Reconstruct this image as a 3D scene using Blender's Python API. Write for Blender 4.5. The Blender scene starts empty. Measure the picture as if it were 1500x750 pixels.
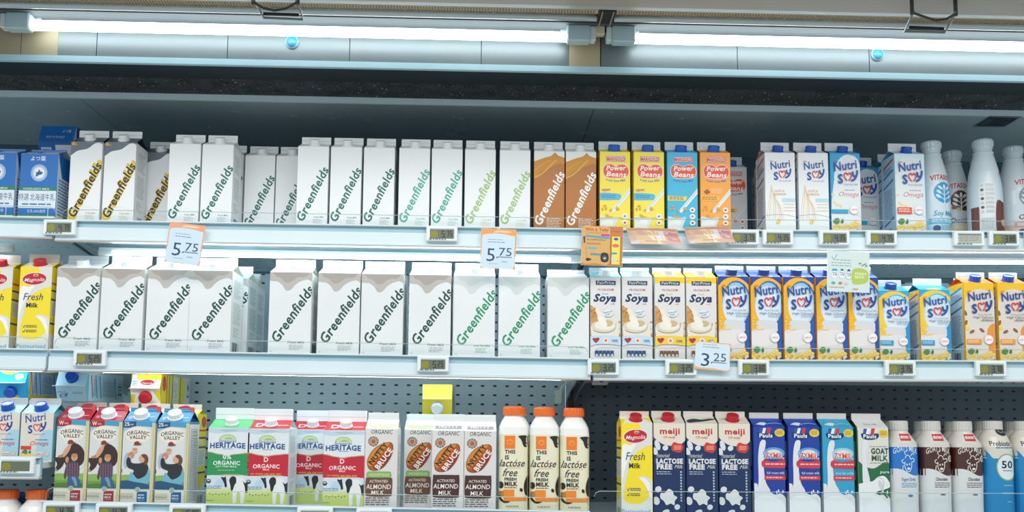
import bpy, math, random
from mathutils import Vector, Matrix
from mathutils.geometry import tessellate_polygon
random.seed(7)
SC = bpy.context.scene
COL = SC.collection

# ------------------------------------------------------------------ camera
EYE = 1.25
F_PX = 1350.0
CAM_LOC = Vector((0.0, -2.05, EYE))
SHIFT = 125.0                      # the photograph is the upper crop of a taller frame
CAM_ROT = Matrix.Rotation(math.radians(-1.8), 4, 'Z') @ Matrix.Rotation(math.radians(90 + 5.35), 4, 'X') @ Matrix.Rotation(math.radians(0.50), 4, 'Z')
cd = bpy.data.cameras.new('camera')
cam = bpy.data.objects.new('camera', cd)
COL.objects.link(cam)
cd.sensor_width = 36.0
cd.lens = 36.0 * F_PX / 1500.0
cd.shift_y = SHIFT / 1500.0
cd.clip_start = 0.05
cam.matrix_world = Matrix.Translation(CAM_LOC) @ CAM_ROT
SC.camera = cam

SC.view_settings.view_transform = 'Standard'
SC.view_settings.look = 'None'
SC.view_settings.gamma = 1.0
SC.view_settings.use_curve_mapping = False
SC.view_settings.exposure = 0.20

# ------------------------------------------------------------------ world and store lights
w = bpy.data.worlds.new('store')
SC.world = w
w.use_nodes = True
w.node_tree.nodes['Background'].inputs[0].default_value = (0.80, 0.92, 1.0, 1)
w.node_tree.nodes['Background'].inputs[1].default_value = 0.62

def area(name, loc, target, sx, sy, power, col):
    l = bpy.data.lights.new(name, 'AREA')
    l.shape = 'RECTANGLE'; l.size = sx; l.size_y = sy; l.energy = power; l.color = col
    o = bpy.data.objects.new(name, l)
    COL.objects.link(o)
    o.location = loc
    o.rotation_euler = (Vector(target) - Vector(loc)).to_track_quat('-Z', 'Y').to_euler()
    return o
area('aisle_ceiling_light', (-1.2, -2.4, 3.1), (-0.4, 0, 1.4), 2.6, 0.9, 34, (1.0, 0.97, 0.93))
area('aisle_ceiling_light', (1.2, -2.4, 3.1), (0.5, 0, 1.4), 2.2, 0.9, 30, (1.0, 0.97, 0.93))

# ------------------------------------------------------------------ picture <-> place
def ray(px, py):
    d = CAM_ROT.to_3x3() @ Vector(((px - 750) / F_PX, -(py - 375 - SHIFT) / F_PX, -1))
    return d
def P(px, py, Y=0.0):
    d = ray(px, py); t = (Y - CAM_LOC.y) / d.y
    return CAM_LOC + d * t
def PZ(px, py, Z):
    d = ray(px, py); t = (Z - CAM_LOC.z) / d.z
    return CAM_LOC + d * t

# ------------------------------------------------------------------ materials
def lin(h):
    h = h.lstrip('#')
    r = [int(h[i:i + 2], 16) / 255 for i in (0, 2, 4)]
    return tuple(c / 12.92 if c <= .04045 else ((c + .055) / 1.055) ** 2.4 for c in r) + (1,)
_M = {}
def mat(h, rough=.42, metal=0.0, emit=0.0, kind='print', trans=0.0):
    key = (h, rough, metal, emit, kind, trans)
    if key in _M: return _M[key]
    m = bpy.data.materials.new('%s_%s' % (kind, h.lstrip('#')))
    m.use_nodes = True
    nt = m.node_tree; b = nt.nodes['Principled BSDF']
    b.inputs['Base Color'].default_value = lin(h)
    b.inputs['Roughness'].default_value = rough
    b.inputs['Metallic'].default_value = metal
    if emit:
        b.inputs['Emission Color'].default_value = lin(h)
        b.inputs['Emission Strength'].default_value = emit
    if kind == 'plastic':
        b.inputs['Subsurface Weight'].default_value = 0.0
        b.inputs['Coat Weight'].default_value = 0.25
    if kind == 'paint':
        n = nt.nodes.new('ShaderNodeTexNoise'); n.inputs['Scale'].default_value = 9; n.inputs['Detail'].default_value = 4
        tc = nt.nodes.new('ShaderNodeTexCoord'); nt.links.new(tc.outputs['Object'], n.inputs['Vector'])
        mx = nt.nodes.new('ShaderNodeMixRGB'); mx.blend_type = 'MULTIPLY'; mx.inputs[0].default_value = .12
        mx.inputs[1].default_value = lin(h)
        nt.links.new(n.outputs['Fac'], mx.inputs[2]); nt.links.new(mx.outputs[0], b.inputs['Base Color'])
        mr = nt.nodes.new('ShaderNodeMapRange'); mr.inputs[3].default_value = rough * .8; mr.inputs[4].default_value = min(1, rough * 1.25)
        nt.links.new(n.outputs['Fac'], mr.inputs[0]); nt.links.new(mr.outputs[0], b.inputs['Roughness'])
    _M[key] = m
    return m
def acrylic():
    if 'ac' in _M: return _M['ac']
    m = bpy.data.materials.new('clear_acrylic'); m.use_nodes = True
    nt = m.node_tree; nt.nodes.clear()
    o = nt.nodes.new('ShaderNodeOutputMaterial'); mx = nt.nodes.new('ShaderNodeMixShader')
    t = nt.nodes.new('ShaderNodeBsdfTransparent'); t.inputs[0].default_value = (.975, .99, .99, 1)
    g = nt.nodes.new('ShaderNodeBsdfGlossy'); g.inputs['Roughness'].default_value = .05
    fr = nt.nodes.new('ShaderNodeFresnel'); fr.inputs[0].default_value = 1.12
    nt.links.new(fr.outputs[0], mx.inputs[0]); nt.links.new(t.outputs[0], mx.inputs[1]); nt.links.new(g.outputs[0], mx.inputs[2])
    nt.links.new(mx.outputs[0], o.inputs[0])
    _M['ac'] = m
    return m

# ------------------------------------------------------------------ mesh builder
class MB:
    def __init__(s): s.v = []; s.f = []; s.m = []; s.mats = []; s.sm = []
    def slot(s, m):
        if m not in s.mats: s.mats.append(m)
        return s.mats.index(m)
    def poly(s, pts, m, smooth=False):
        i = len(s.v); s.v += [tuple(p) for p in pts]; s.f.append(tuple(range(i, i + len(pts)))); s.m.append(s.slot(m)); s.sm.append(smooth)
    def faces(s, vs, fs, m, smooth=False):
        i = len(s.v); s.v += [tuple(p) for p in vs]; k = s.slot(m)
        for f in fs: s.f.append(tuple(i + a for a in f)); s.m.append(k); s.sm.append(smooth)
    def box(s, a, b, m, bev=0.0):
        x0, y0, z0 = a; x1, y1, z1 = b
        if bev <= 0:
            vs = [(x, y, z) for z in (z0, z1) for y in (y0, y1) for x in (x0, x1)]
            s.faces(vs, [(0, 2, 3, 1), (4, 5, 7, 6), (0, 1, 5, 4), (2, 6, 7, 3), (0, 4, 6, 2), (1, 3, 7, 5)], m)
        else:
            r = min(bev, (x1 - x0) / 2.01, (y1 - y0) / 2.01, (z1 - z0) / 2.01)
            idx = {}; vs = []
            for sx in (0, 1):
                for sy in (0, 1):
                    for sz in (0, 1):
                        for ax in range(3):
                            q = [(x0, x1)[sx], (y0, y1)[sy], (z0, z1)[sz]]
                            for k, sg in enumerate((sx, sy, sz)):
                                if k != ax: q[k] += r * (1 if sg == 0 else -1)
                            idx[(sx, sy, sz, ax)] = len(vs); vs.append(tuple(q))
            F = []
            for ax in range(3):
                o = [k for k in range(3) if k != ax]
                for sg in (0, 1):
                    q = []
                    for a_, b_ in ((0, 0), (1, 0), (1, 1), (0, 1)):
                        t = [0, 0, 0]; t[ax] = sg; t[o[0]] = a_; t[o[1]] = b_
                        q.append(idx[(t[0], t[1], t[2], ax)])
                    F.append(q)
                for a_ in (0, 1):
                    for b_ in (0, 1):
                        q = []
                        for e, k in ((0, o[0]), (0, o[1]), (1, o[1]), (1, o[0])):
                            t = [0, 0, 0]; t[ax] = e; t[o[0]] = a_; t[o[1]] = b_
                            q.append(idx[(t[0], t[1], t[2], k)])
                        F.append(q)
            for sx in (0, 1):
                for sy in (0, 1):
                    for sz in (0, 1): F.append([idx[(sx, sy, sz, k)] for k in range(3)])
            c = Vector(((x0 + x1) / 2, (y0 + y1) / 2, (z0 + z1) / 2)); G = []
            for q in F:
                n = (Vector(vs[q[1]]) - Vector(vs[q[0]])).cross(Vector(vs[q[2]]) - Vector(vs[q[0]]))
                mid = sum((Vector(vs[i]) for i in q), Vector()) / len(q)
                G.append(q if n.dot(mid - c) > 0 else q[::-1])
            s.faces(vs, G, m)
    def tube(s, pts, r, m, n=8, closed=False):
        pts = [Vector(p) for p in pts]; L = len(pts); rings = []
        for i, p in enumerate(pts):
            a = pts[(i - 1) % L] if (i or closed) else pts[0]; b = pts[(i + 1) % L] if (i < L - 1 or closed) else pts[-1]
            t = (b - a).normalized(); up = Vector((0, 0, 1)) if abs(t.z) < .9 else Vector((0, 1, 0))
            u = t.cross(up).normalized(); v = u.cross(t).normalized()
            rr = r[i] if isinstance(r, (list, tuple)) else r
            rings.append([p + (u * math.cos(2 * math.pi * k / n) + v * math.sin(2 * math.pi * k / n)) * rr for k in range(n)])
        vs = [q for R_ in rings for q in R_]; fs = []
        for i in range(L if closed else L - 1):
            j = (i + 1) % L
            for k in range(n): fs.append((i * n + k, i * n + (k + 1) % n, j * n + (k + 1) % n, j * n + k))
        if not closed: fs += [tuple(range(n))[::-1], tuple((L - 1) * n + k for k in range(n))]
        s.faces(vs, fs, m, True)
    def xf(s, M): s.v = [tuple(M @ Vector(p)) for p in s.v]
    def build(s, name, parent=None, loc=None):
        me = bpy.data.meshes.new(name); me.from_pydata(s.v, [], s.f)
        for m in s.mats: me.materials.append(m)
        me.polygons.foreach_set('material_index', s.m); me.polygons.foreach_set('use_smooth', s.sm); me.update()
        o = bpy.data.objects.new(name, me); COL.objects.link(o)
        if parent: o.parent = parent
        if loc is not None: o.location = loc
        return o

def tag(o, label, cat, group=None):
    o['label'] = label; o['category'] = cat
    if group: o['group'] = group
    return o
def struct(o): o['kind'] = 'structure'; return o
def empty(name, loc=(0, 0, 0)):
    o = bpy.data.objects.new(name, None); o.empty_display_size = .02; COL.objects.link(o); o.location = loc
    return o
def copy_tree(o):
    c = o.copy(); COL.objects.link(c)
    for ch in o.children:
        d = ch.copy(); COL.objects.link(d); d.parent = c
    return c

# ------------------------------------------------------------------ printed artwork: flat shapes in painter's order, in centimetres
_T = {}
def text_tris(s, bold, shear):
    k = (s, bold, shear)
    if k in _T: return _T[k]
    c = bpy.data.curves.new('t', 'FONT'); c.body = s; c.offset = bold; c.shear = shear; c.resolution_u = 2; c.space_character = 1 + 2.4 * min(bold, .08)
    o = bpy.data.objects.new('t', c); COL.objects.link(o)
    m = bpy.data.meshes.new_from_object(o); m.calc_loop_triangles()
    vs = [(v.co.x, v.co.y) for v in m.vertices]
    tr = [[vs[i] for i in t.vertices] for t in m.loop_triangles]
    bb = (min(v[0] for v in vs), max(v[0] for v in vs), min(v[1] for v in vs), max(v[1] for v in vs)) if vs else (0, 1, 0, 1)
    bpy.data.objects.remove(o); bpy.data.curves.remove(c); bpy.data.meshes.remove(m)
    _T[k] = (tr, bb)
    return _T[k]
def clip(poly, a, b, c):
    out = []
    for i in range(len(poly)):
        p, q = poly[i], poly[(i + 1) % len(poly)]
        dp = a * p[0] + b * p[1] + c; dq = a * q[0] + b * q[1] + c
        if dp >= 0: out.append(p)
        if (dp > 0 and dq < 0) or (dp < 0 and dq > 0):
            t = dp / (dp - dq); out.append((p[0] + (q[0] - p[0]) * t, p[1] + (q[1] - p[1]) * t))
    return out
def spline(pts, n=6):
    out = []; L = len(pts)
    for i in range(L):
        p0, p1, p2, p3 = pts[i - 1], pts[i], pts[(i + 1) % L], pts[(i + 2) % L]
        for k in range(n):
            t = k / n
            out.append(tuple(.5 * (2 * p1[j] + (p2[j] - p0[j]) * t + (2 * p0[j] - 5 * p1[j] + 4 * p2[j] - p3[j]) * t * t + (3 * p1[j] - p0[j] - 3 * p2[j] + p3[j]) * t ** 3) for j in (0, 1)))
    return out
class Art:
    """Drawn in the units of a frame (l, t, r, b) laid over the face: x to the right, y down."""
    def __init__(s, W, H, fr, vb=0.0):
        s.W, s.H, s.it, s.L = W, H, [], 0
        s.l, s.t, s.r, s.b = fr; s.vb = vb
        s.kx = W / (s.r - s.l); s.ky = (H - vb) / (s.b - s.t)
    def m(s, p): return ((p[0] - s.l) * s.kx, s.vb + (s.b - p[1]) * s.ky)
    def tri(s, tris, col):
        out = []
        for t in tris:
            q = clip(clip(clip(clip(t, 1, 0, -.04), -1, 0, s.W - .04), 0, 1, -.03), 0, -1, s.H - .03)
            if len(q) > 2: out.append(q)
        if out: s.it.append((col, s.L, out)); s.L += 1
        return s
    def poly(s, pts, col):
        q = [s.m(p) for p in pts]
        if sum(q[i - 1][0] * q[i][1] - q[i][0] * q[i - 1][1] for i in range(len(q))) < 0: q = q[::-1]
        t = tessellate_polygon([[Vector((a, b, 0)) for a, b in q]])
        T = []
        for a in t:
            tt = [q[i] for i in a]
            ar = (tt[1][0] - tt[0][0]) * (tt[2][1] - tt[0][1]) - (tt[2][0] - tt[0][0]) * (tt[1][1] - tt[0][1])
            if abs(ar) > 1e-9: T.append(tt if ar > 0 else tt[::-1])
        return s.tri(T, col)
    def blob(s, pts, col, n=5): return s.poly(spline(pts, n), col)
    def rect(s, x0, y0, x1, y1, col): return s.poly([(x0, y0), (x1, y0), (x1, y1), (x0, y1)], col)
    def fill(s, col): s.tri([[(0, 0), (s.W, 0), (s.W, s.H)], [(0, 0), (s.W, s.H), (0, s.H)]], col); return s
    def ell(s, cx, cy, rx, ry, col, rot=0, n=24, a0=0, a1=360):
        c, d = math.cos(math.radians(rot)), math.sin(math.radians(rot)); q = []
        for k in range(n if a1 - a0 == 360 else n + 1):
            a = math.radians(a0 + (a1 - a0) * k / n); x, y = rx * math.cos(a), -ry * math.sin(a)
            q.append((cx + x * c + y * d, cy - x * d + y * c))
        return s.poly(q, col)
    def line(s, pts, w, col, close=False):
        n = len(pts); T = []
        q = [s.m(p) for p in pts]; hw = w * s.kx / 2
        V = [Vector(p) for p in q]; V = [p for i, p in enumerate(V) if i == 0 or (p - V[i - 1]).length > 1e-5]; n = len(V)
        N = []
        for i in range(n):
            a = V[i - 1] if (i or close) else V[0]; b = V[(i + 1) % n] if (i < n - 1 or close) else V[-1]
            d = (b - a).normalized(); N.append(Vector((-d.y, d.x)) * hw)
        for i in range(n if close else n - 1):
            j = (i + 1) % n; A, B, C, D = tuple(V[i] - N[i]), tuple(V[j] - N[j]), tuple(V[j] + N[j]), tuple(V[i] + N[i])
            T += [[A, B, C], [A, C, D]]
        return s.tri(T, col)
    def curve(s, pts, w, col, n=5):
        # open smooth stroke
        ext = [pts[0]] + list(pts) + [pts[-1]]; out = []
        for i in range(1, len(ext) - 2):
            p0, p1, p2, p3 = ext[i - 1], ext[i], ext[i + 1], ext[i + 2]
            for k in range(n):
                t = k / n
                out.append(tuple(.5 * (2 * p1[j] + (p2[j] - p0[j]) * t + (2 * p0[j] - 5 * p1[j] + 4 * p2[j] - p3[j]) * t * t + (3 * p1[j] - p0[j] - 3 * p2[j] + p3[j]) * t ** 3) for j in (0, 1)))
        out.append(pts[-1])
        return s.line(out, w, col)
    def text(s, st, x, y, h, col, w=None, rot=0, bold=0.0, shear=0.0, c=False, outline=None, ow=.05, arc=0):
        bold *= .55
        for colr, bo in (((outline, bold + ow), (col, bold)) if outline else ((col, bold),)):
            tr, bb = text_tris(st, bo, shear)
            if bo != bold:
                b0 = text_tris(st, bold, shear)[1]; bb = (bb[0] + (bb[1] - bb[0] - b0[1] + b0[0]) / 2, bb[1] - (bb[1] - bb[0] - b0[1] + b0[0]) / 2, 0, 0)
            ky = h * s.ky / .73; tw = bb[1] - bb[0]; kx = (w * s.kx / tw) if w else ky * (1 if s.kx == 0 else 1)
            a = math.radians(rot); ca, sa = math.cos(a), math.sin(a); X, Y = s.m((x, y)); off = bb[0] + (tw / 2 if c else 0)
            T = []
            for t in tr:
                q = []
                for p in t:
                    u = (p[0] - off) * kx; v = p[1] * ky
                    if arc:
                        mid = 0 if c else tw * kx / 2
                        v -= arc * s.ky * ((u - mid) / (tw * kx / 2)) ** 2
                    q.append((X + u * ca - v * sa, Y + u * sa + v * ca))
                T.append(q)
            s.tri(T, colr)
        return s
    def lines(s, x0, y0, x1, y1, n, col, th=.35, ragged=.3, words=True):
        """rows of print too small to read, as broken strokes"""
        dy = (y1 - y0) / n; T = []
        for k in range(n):
            x = x0; xe = x1 - (x1 - x0) * ragged * random.random(); y = y0 + dy * k
            while x < xe - .5:
                ww = min(xe - x, (x1 - x0) * (random.uniform(.1, .26) if words else 1))
                A = s.m((x, y + dy * th)); B = s.m((x + ww, y))
                T += [[(A[0], A[1]), (B[0], A[1]), (B[0], B[1])], [(A[0], A[1]), (B[0], B[1]), (A[0], B[1])]]
                x += ww + (x1 - x0) * .04
        return s.tri(T, col)
    def barcode(s, x0, y0, x1, y1, col='#333a40', n=22, vert=True):
        T = []; w = (x1 - x0) / n if vert else (y1 - y0) / n
        for k in range(n):
            if random.random() < .62:
                a = (x0 + w * k, y1) if vert else (x0, y0 + w * (k + .8)); b = (x0 + w * (k + .75), y0) if vert else (x1, y0 + w * k)
                A = s.m(a); B = s.m(b); T += [[A, (B[0], A[1]), B], [A, B, (A[0], B[1])]]
        return s.tri(T, col)
    def emit(s, mb, fn, rough=.42, step=.0045, base=.008, cuts=None):
        """fn(u, v, off) -> point in cm; cuts: spacing for bending round a body"""
        for col, L, polys in s.it:
            m = mat(col, rough)
            for qi, q in enumerate(polys):
                jit = (qi % 12) * .00025 if len(polys) > 12 and not cuts else 0
                parts = [q]
                if cuts:
                    xs = [p[0] for p in q]; a = math.floor(min(xs) / cuts); b = math.floor(max(xs) / cuts)
                    if b > a:
                        parts = []
                        for k in range(a, b + 1):
                            r_ = clip(clip(q, 1, 0, -k * cuts), -1, 0, (k + 1) * cuts)
                            if len(r_) > 2: parts.append(r_)
                    p2 = []
                    for q2 in parts:
                        ys = [p[1] for p in q2]; a = math.floor(min(ys) / 1.0); b = math.floor(max(ys) / 1.0)
                        for k in range(a, b + 1):
                            r_ = clip(clip(q2, 0, 1, -k * 1.0), 0, -1, (k + 1) * 1.0)
                            if len(r_) > 2: p2.append(r_)
                    parts = p2
                for q2 in parts:
                    mb.poly([Vector(fn(p[0], p[1], base + step * L + jit)) * .01 for p in q2], m)

# ------------------------------------------------------------------ gable-top carton (dimensions in cm; origin at the middle of the front bottom edge)
def carton(name, W, D, H, base, front, side=None, roof=None, gusset=None, cap=None, fin=None, rise=1.5, finh=1.25, capr=1.3, capx=0.0, tagcol=None, roofart=None, backart=None):
    root = empty(name); S = .01
    mb = MB(); b = mat(base, .45)
    hw = W / 2; r = .18
    prof = [(-hw + r, 0), (hw - r, 0), (hw, r), (hw, D - r), (hw - r, D), (-hw + r, D), (-hw, D - r), (-hw, r)]
    n = len(prof)
    vs = [(x * S, y * S, 0) for x, y in prof] + [(x * S, y * S, H * S) for x, y in prof]
    mb.faces(vs, [(i, (i + 1) % n, n + (i + 1) % n, n + i) for i in range(n)] + [tuple(range(n))[::-1]], b)
    front.emit(mb, lambda u, v, o: (u - hw, -o, v))
    if side:
        side.emit(mb, lambda u, v, o: (hw + o, u, v))
        side.emit(mb, lambda u, v, o: (-hw - o, D - u, v))
    mb.build('carton_body', root)
    # roof: two slopes, folded side gussets, sealed fin
    rm = mat(roof or base, .4); gm = mat(gusset or roof or base, .45); fm = mat(fin or '#f1f3f1', .4)
    g = MB(); k = hw * .955; dm = D / 2; z0 = H; z1 = H + rise; q = lambda x, y, z: (x * S, y * S, z * S)
    g.poly([q(-hw + .05, 0, z0), q(hw - .05, 0, z0), q(k, dm - .05, z1), q(-k, dm - .05, z1)], rm)
    g.poly([q(hw - .05, D, z0), q(-hw + .05, D, z0), q(-k, dm + .05, z1), q(k, dm + .05, z1)], rm)
    for sg in (1, -1):
        A, B = q(sg * hw, .05, z0), q(sg * hw, D - .05, z0)
        G = q(sg * (hw - D * .30), dm, z1 - .25); R0 = q(sg * k, dm - .06, z1); R1 = q(sg * k, dm + .06, z1)
        for t in ((A, B, G), (A, G, R0), (B, R1, G), (G, R1, R0)):
            g.poly(t if sg > 0 else t[::-1], gm)
    if roofart:
        sl = math.hypot(dm, rise)
        roofart.emit(g, lambda u, v, o: ((u - W / 2) * .985, v / sl * dm - o * rise / sl, z0 + v / sl * rise + o * dm / sl))
    if backart:
        sl = math.hypot(dm, rise)
        backart.emit(g, lambda u, v, o: ((W / 2 - u) * .985, D - v / sl * dm + o * rise / sl, z0 + v / sl * rise + o * dm / sl))
    g.build('gable_roof', root)
    f = MB(); f.box(q(-k, dm - .09, z1 - .05), q(k, dm + .09, z1 + finh), fm, .0006)
    f.box(q(-k + .1, dm - .12, z1 + finh * .38), q(k - .1, dm - .085, z1 + finh * .46), mat('#d5dcdc', .5))
    f.build('sealed_fin', root)
    if cap:
        c = MB(); cm = mat(cap, .3, kind='plastic'); a = math.atan2(rise, dm); N = 28
        # local frame on the slope
        cen = Vector((capx, dm * .46, z0 + rise * .46)); nrm = Vector((0, -math.sin(a), math.cos(a))); tx = Vector((1, 0, 0)); ty = nrm.cross(tx)
        rings = [(capr * 1.12, -.05), (capr * 1.12, .22), (capr, .25), (capr, 1.15), (capr * .93, 1.32), (capr * .72, 1.36), (capr * .70, 1.30)]
        V = []; Fs = []
        for ri, (rr, hh) in enumerate(rings):
            for kk in range(N):
                rj = rr * (1.0 if (kk % 2 or ri not in (2, 3)) else .955); aa = 2 * math.pi * kk / N
                V.append((cen + tx * rj * math.cos(aa) + ty * rj * math.sin(aa) + nrm * hh) * S)
        for ri in range(len(rings) - 1):
            for kk in range(N): Fs.append((ri * N + kk, ri * N + (kk + 1) % N, (ri + 1) * N + (kk + 1) % N, (ri + 1) * N + kk))
        Fs.append(tuple((len(rings) - 1) * N + kk for kk in range(N)))
        c.faces(V, Fs, cm); c.build('screw_cap', root)
    if tagcol:
        t = MB(); t.box(q(k - .9, dm - .35, z1 - .7), q(k - .1, dm - .2, z1 + finh + .3), mat(tagcol, .5), .0008)
        t.box(q(k - .9, dm - .35, z1 + finh + .1), q(k - .1, dm + .25, z1 + finh + .3), mat(tagcol, .5), .0008)
        t.build('sale_clip', root)
    return root

# ------------------------------------------------------------------ bottle: lofted rounded-square or round body
def sect(hw, n, K=40):
    out = []
    for k in range(K):
        a = 2 * math.pi * k / K; c, s_ = math.cos(a), math.sin(a)
        out.append((hw * math.copysign(abs(c) ** (2 / n), c), hw * math.copysign(abs(s_) ** (2 / n), s_)))
    return out
def bottle(name, prof, capprof, capcol, art, labelpart=None):
    """prof: (z, half width, exponent, colour) bottom to top; origin at the middle of the base's front"""
    root = empty(name); hw0 = max(p[1] for p in prof); S = .01
    def loft(mb, pr, K=40, ribs=0):
        for i in range(len(pr) - 1):
            z0, h0, n0, c0 = pr[i]; z1, h1, n1, _ = pr[i + 1]
            A = sect(h0, n0, K); B = sect(h1, n1, K)
            if ribs:
                A = [(x * (1 - .03 * (k % 2)), y * (1 - .03 * (k % 2))) for k, (x, y) in enumerate(A)]
                B = [(x * (1 - .03 * (k % 2)), y * (1 - .03 * (k % 2))) for k, (x, y) in enumerate(B)]
            vs = [(x * S, (y + hw0) * S, z0 * S) for x, y in A] + [(x * S, (y + hw0) * S, z1 * S) for x, y in B]
            mb.faces(vs, [(k, (k + 1) % K, K + (k + 1) % K, K + k) for k in range(K)], mat(c0, .32, kind='plastic'), not ribs)
        z, h, n, c = pr[-1]; T = sect(h, n, K)
        mb.faces([(x * S, (y + hw0) * S, z * S) for x, y in T], [tuple(range(K))], mat(c, .32, kind='plastic'))
        z, h, n, c = pr[0]; T = sect(h, n, K)
        mb.faces([(x * S, (y + hw0) * S, z * S) for x, y in T], [tuple(range(K))[::-1]], mat(c, .32, kind='plastic'))
    mb = MB(); loft(mb, prof)
    def surf(u, v, o):
        x = u - art.W / 2; z = v
        for i in range(len(prof) - 1):
            if prof[i][0] <= z <= prof[i + 1][0]:
                t = (z - prof[i][0]) / (prof[i + 1][0] - prof[i][0]); h = prof[i][1] * (1 - t) + prof[i + 1][1] * t; n = prof[i][2] * (1 - t) + prof[i + 1][2] * t; break
        else: h, n = prof[-1][1], prof[-1][2]
        xx = max(-h * .985, min(h * .985, x))
        return (xx, hw0 - h * (1 - abs(xx / h) ** n) ** (1 / n) - o - .03, z)
    art.emit(mb, surf, .35, cuts=.45)
    mb.build('bottle_body', root)
    c = MB(); loft(c, [(z, h, 2, capcol) for z, h in capprof], 44, 1); c.build('screw_cap', root)
    return root

# ------------------------------------------------------------------ the printed faces
WH = '#eceff0'
def side_text(W, H, base, ink='#7b8a90', bar=True, bands=()):
    a = Art(W, H, (0, 0, 70, 195)); a.fill(base)
    for (y0, y1, c) in bands: a.rect(0, y0, 70, y1, c)
    a.lines(12, 18, 60, 60, 12, ink, .4, .35); a.lines(12, 70, 58, 120, 12, ink, .35, .2); a.lines(14, 126, 50, 150, 7, ink, .35, .5)
    if bar: a.barcode(14, 160, 50, 182)
    return a
def greens(col, small='#5c6f70', outline=None, top=None, face=WH, cap='#eef2f2', fin='#eef3f3', brown=False):
    W, H = 7.0, 20.0
    a = Art(W, H, (560, 225, 750, 660), 2.2); a.fill(face)
    if brown:
        a.fill('#b4712f')
        a.poly([(540, 215), (770, 215), (770, 268), (735, 258), (708, 250), (690, 232), (664, 254), (630, 262), (590, 276), (540, 296)], '#e4e8e6')
        a.blob([(548, 300), (590, 276), (630, 262), (664, 254), (688, 236), (704, 252), (735, 260), (768, 272), (768, 300), (720, 296), (660, 318), (600, 345), (550, 384)], '#cc8a22')
        a.curve([(556, 380), (600, 360), (640, 330), (680, 290), (700, 275)], 9, '#e0a93c')
        a.curve([(556, 345), (590, 315), (630, 290), (668, 280)], 5, '#d9a03a')
    if top:
        a.blob([(545, 210), (770, 210), (768, 262), (742, 232), (705, 232), (660, 262), (600, 276), (552, 300)], top)
        a.ell(574, 236, 12, 9, '#caa233'); a.ell(590, 240, 8, 6, '#b8912c')
    a.curve([(556, 598), (610, 590), (680, 588), (735, 606)], 2, '#d9dcda' if not brown else '#b98a5c')
    a.text('Greenfields', 604, 650, 48, col, w=362, rot=65.5, bold=.05, shear=.2, outline=outline, ow=.045)
    if brown: a.lines(640, 606, 735, 660, 6, '#e9e2d8', .35, .4)
    else:
        a.text('Fresh Milk', 668, 626, 9, small, bold=.02, shear=.15); a.lines(664, 634, 724, 662, 4, small, .25, .3)
    s = side_text(7.0, H, face if not brown else '#b4712f', '#8fa3a6' if not brown else '#e0cdb6')
    return a, s
def greenbig(col, low=False, small='#3c4a4c', cappy=True):
    W, H = 9.4, 19.3
    a = Art(W, H, (575, 170, 826, 635), 1.2); a.fill('#e6e8e8')
    a.blob([(560, 150), (840, 150), (838, 225), (800, 212), (760, 222), (730, 240), (700, 272), (672, 276), (650, 246), (622, 226), (600, 224), (562, 212)], '#bdb7b0' if not low else '#d3d8d6')
    a.blob([(600, 150), (800, 150), (790, 195), (740, 200), (700, 226), (668, 230), (640, 205), (606, 190)], '#a9a29a' if not low else '#c8cfcc')
    a.text('Greenfields', 634, 580, 58, col, w=384, rot=57, bold=.048, shear=.2)
    a.curve([(578, 566), (640, 560), (700, 562)], 1.6, '#cfd3d3')
    if low: a.text('Low Fat Milk', 700, 580, 12, col, bold=.02, w=100); a.lines(710, 590, 790, 622, 4, col, .25, .3)
    else: a.text('Fresh Milk', 690, 580, 13, small, bold=.02, shear=.15, w=100); a.lines(700, 590, 790, 622, 4, small, .25, .35)
    a.rect(588, 620, 602, 630, '#cfd6d8')
    s = side_text(9.4, H, '#eff2ef', '#93a09c'); s.barcode(6, 160, 26, 186)
    return a, s

def heart(a, cx, cy, s, col='#d93a34'):
    for g in (-1, 1):
        a.curve([(cx, cy - .22 * s), (cx + g * .18 * s, cy - .46 * s), (cx + g * .42 * s, cy - .34 * s), (cx + g * .44 * s, cy - .02 * s), (cx + g * .26 * s, cy + .30 * s), (cx + g * .08 * s, cy + .47 * s)], .15 * s, col, 5)
    return a
def nutri(a, x, y, w, blue='#13489b'):
    """lettering: upper left corner x,y and width w"""
    a.text('Nutri', x, y + .40 * w, .37 * w, blue, w=1.0 * w, rot=9, bold=.03, shear=.08)
    a.text('S', x + .15 * w, y + .90 * w, .38 * w, blue, w=.23 * w, rot=8, bold=.06, shear=.08)
    heart(a, x + .56 * w, y + .62 * w, .34 * w)
    a.curve([(x + .76 * w, y + .40 * w), (x + .80 * w, y + .56 * w), (x + .90 * w, y + .60 * w)], .085 * w, blue)
    a.curve([(x + .97 * w, y + .34 * w), (x + .95 * w, y + .52 * w), (x + .86 * w, y + .70 * w), (x + .70 * w, y + .79 * w)], .085 * w, blue)
    a.text('Fresh Soya Milk', x + .38 * w, y + .96 * w, .06 * w, '#58769c', w=.6 * w, shear=.2)
    a.text('F&N', x - .03 * w, y + .02 * w, .06 * w, '#d0402f', bold=.03)
    return a
def beans(a, pts, col='#efc244', r=9):
    for (x, y) in pts:
        a.ell(x, y, r * 1.35, r, col, rot=random.uniform(-50, 50), n=12); a.ell(x + r * .15, y - r * .2, r * .8, r * .5, '#f7dd7e', rot=20, n=10)
def leaf(a, x, y, s, col='#4f8a4a'):
    a.blob([(x, y), (x + .5 * s, y - .55 * s), (x + 1.1 * s, y - .5 * s), (x + 1.3 * s, y), (x + .9 * s, y + .5 * s), (x + .3 * s, y + .4 * s)], col)
    a.blob([(x + 1.5 * s, y + .2 * s), (x + 1.8 * s, y - .5 * s), (x + 2.05 * s, y - .1 * s), (x + 1.9 * s, y + .4 * s)], '#3d7a45')
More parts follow.
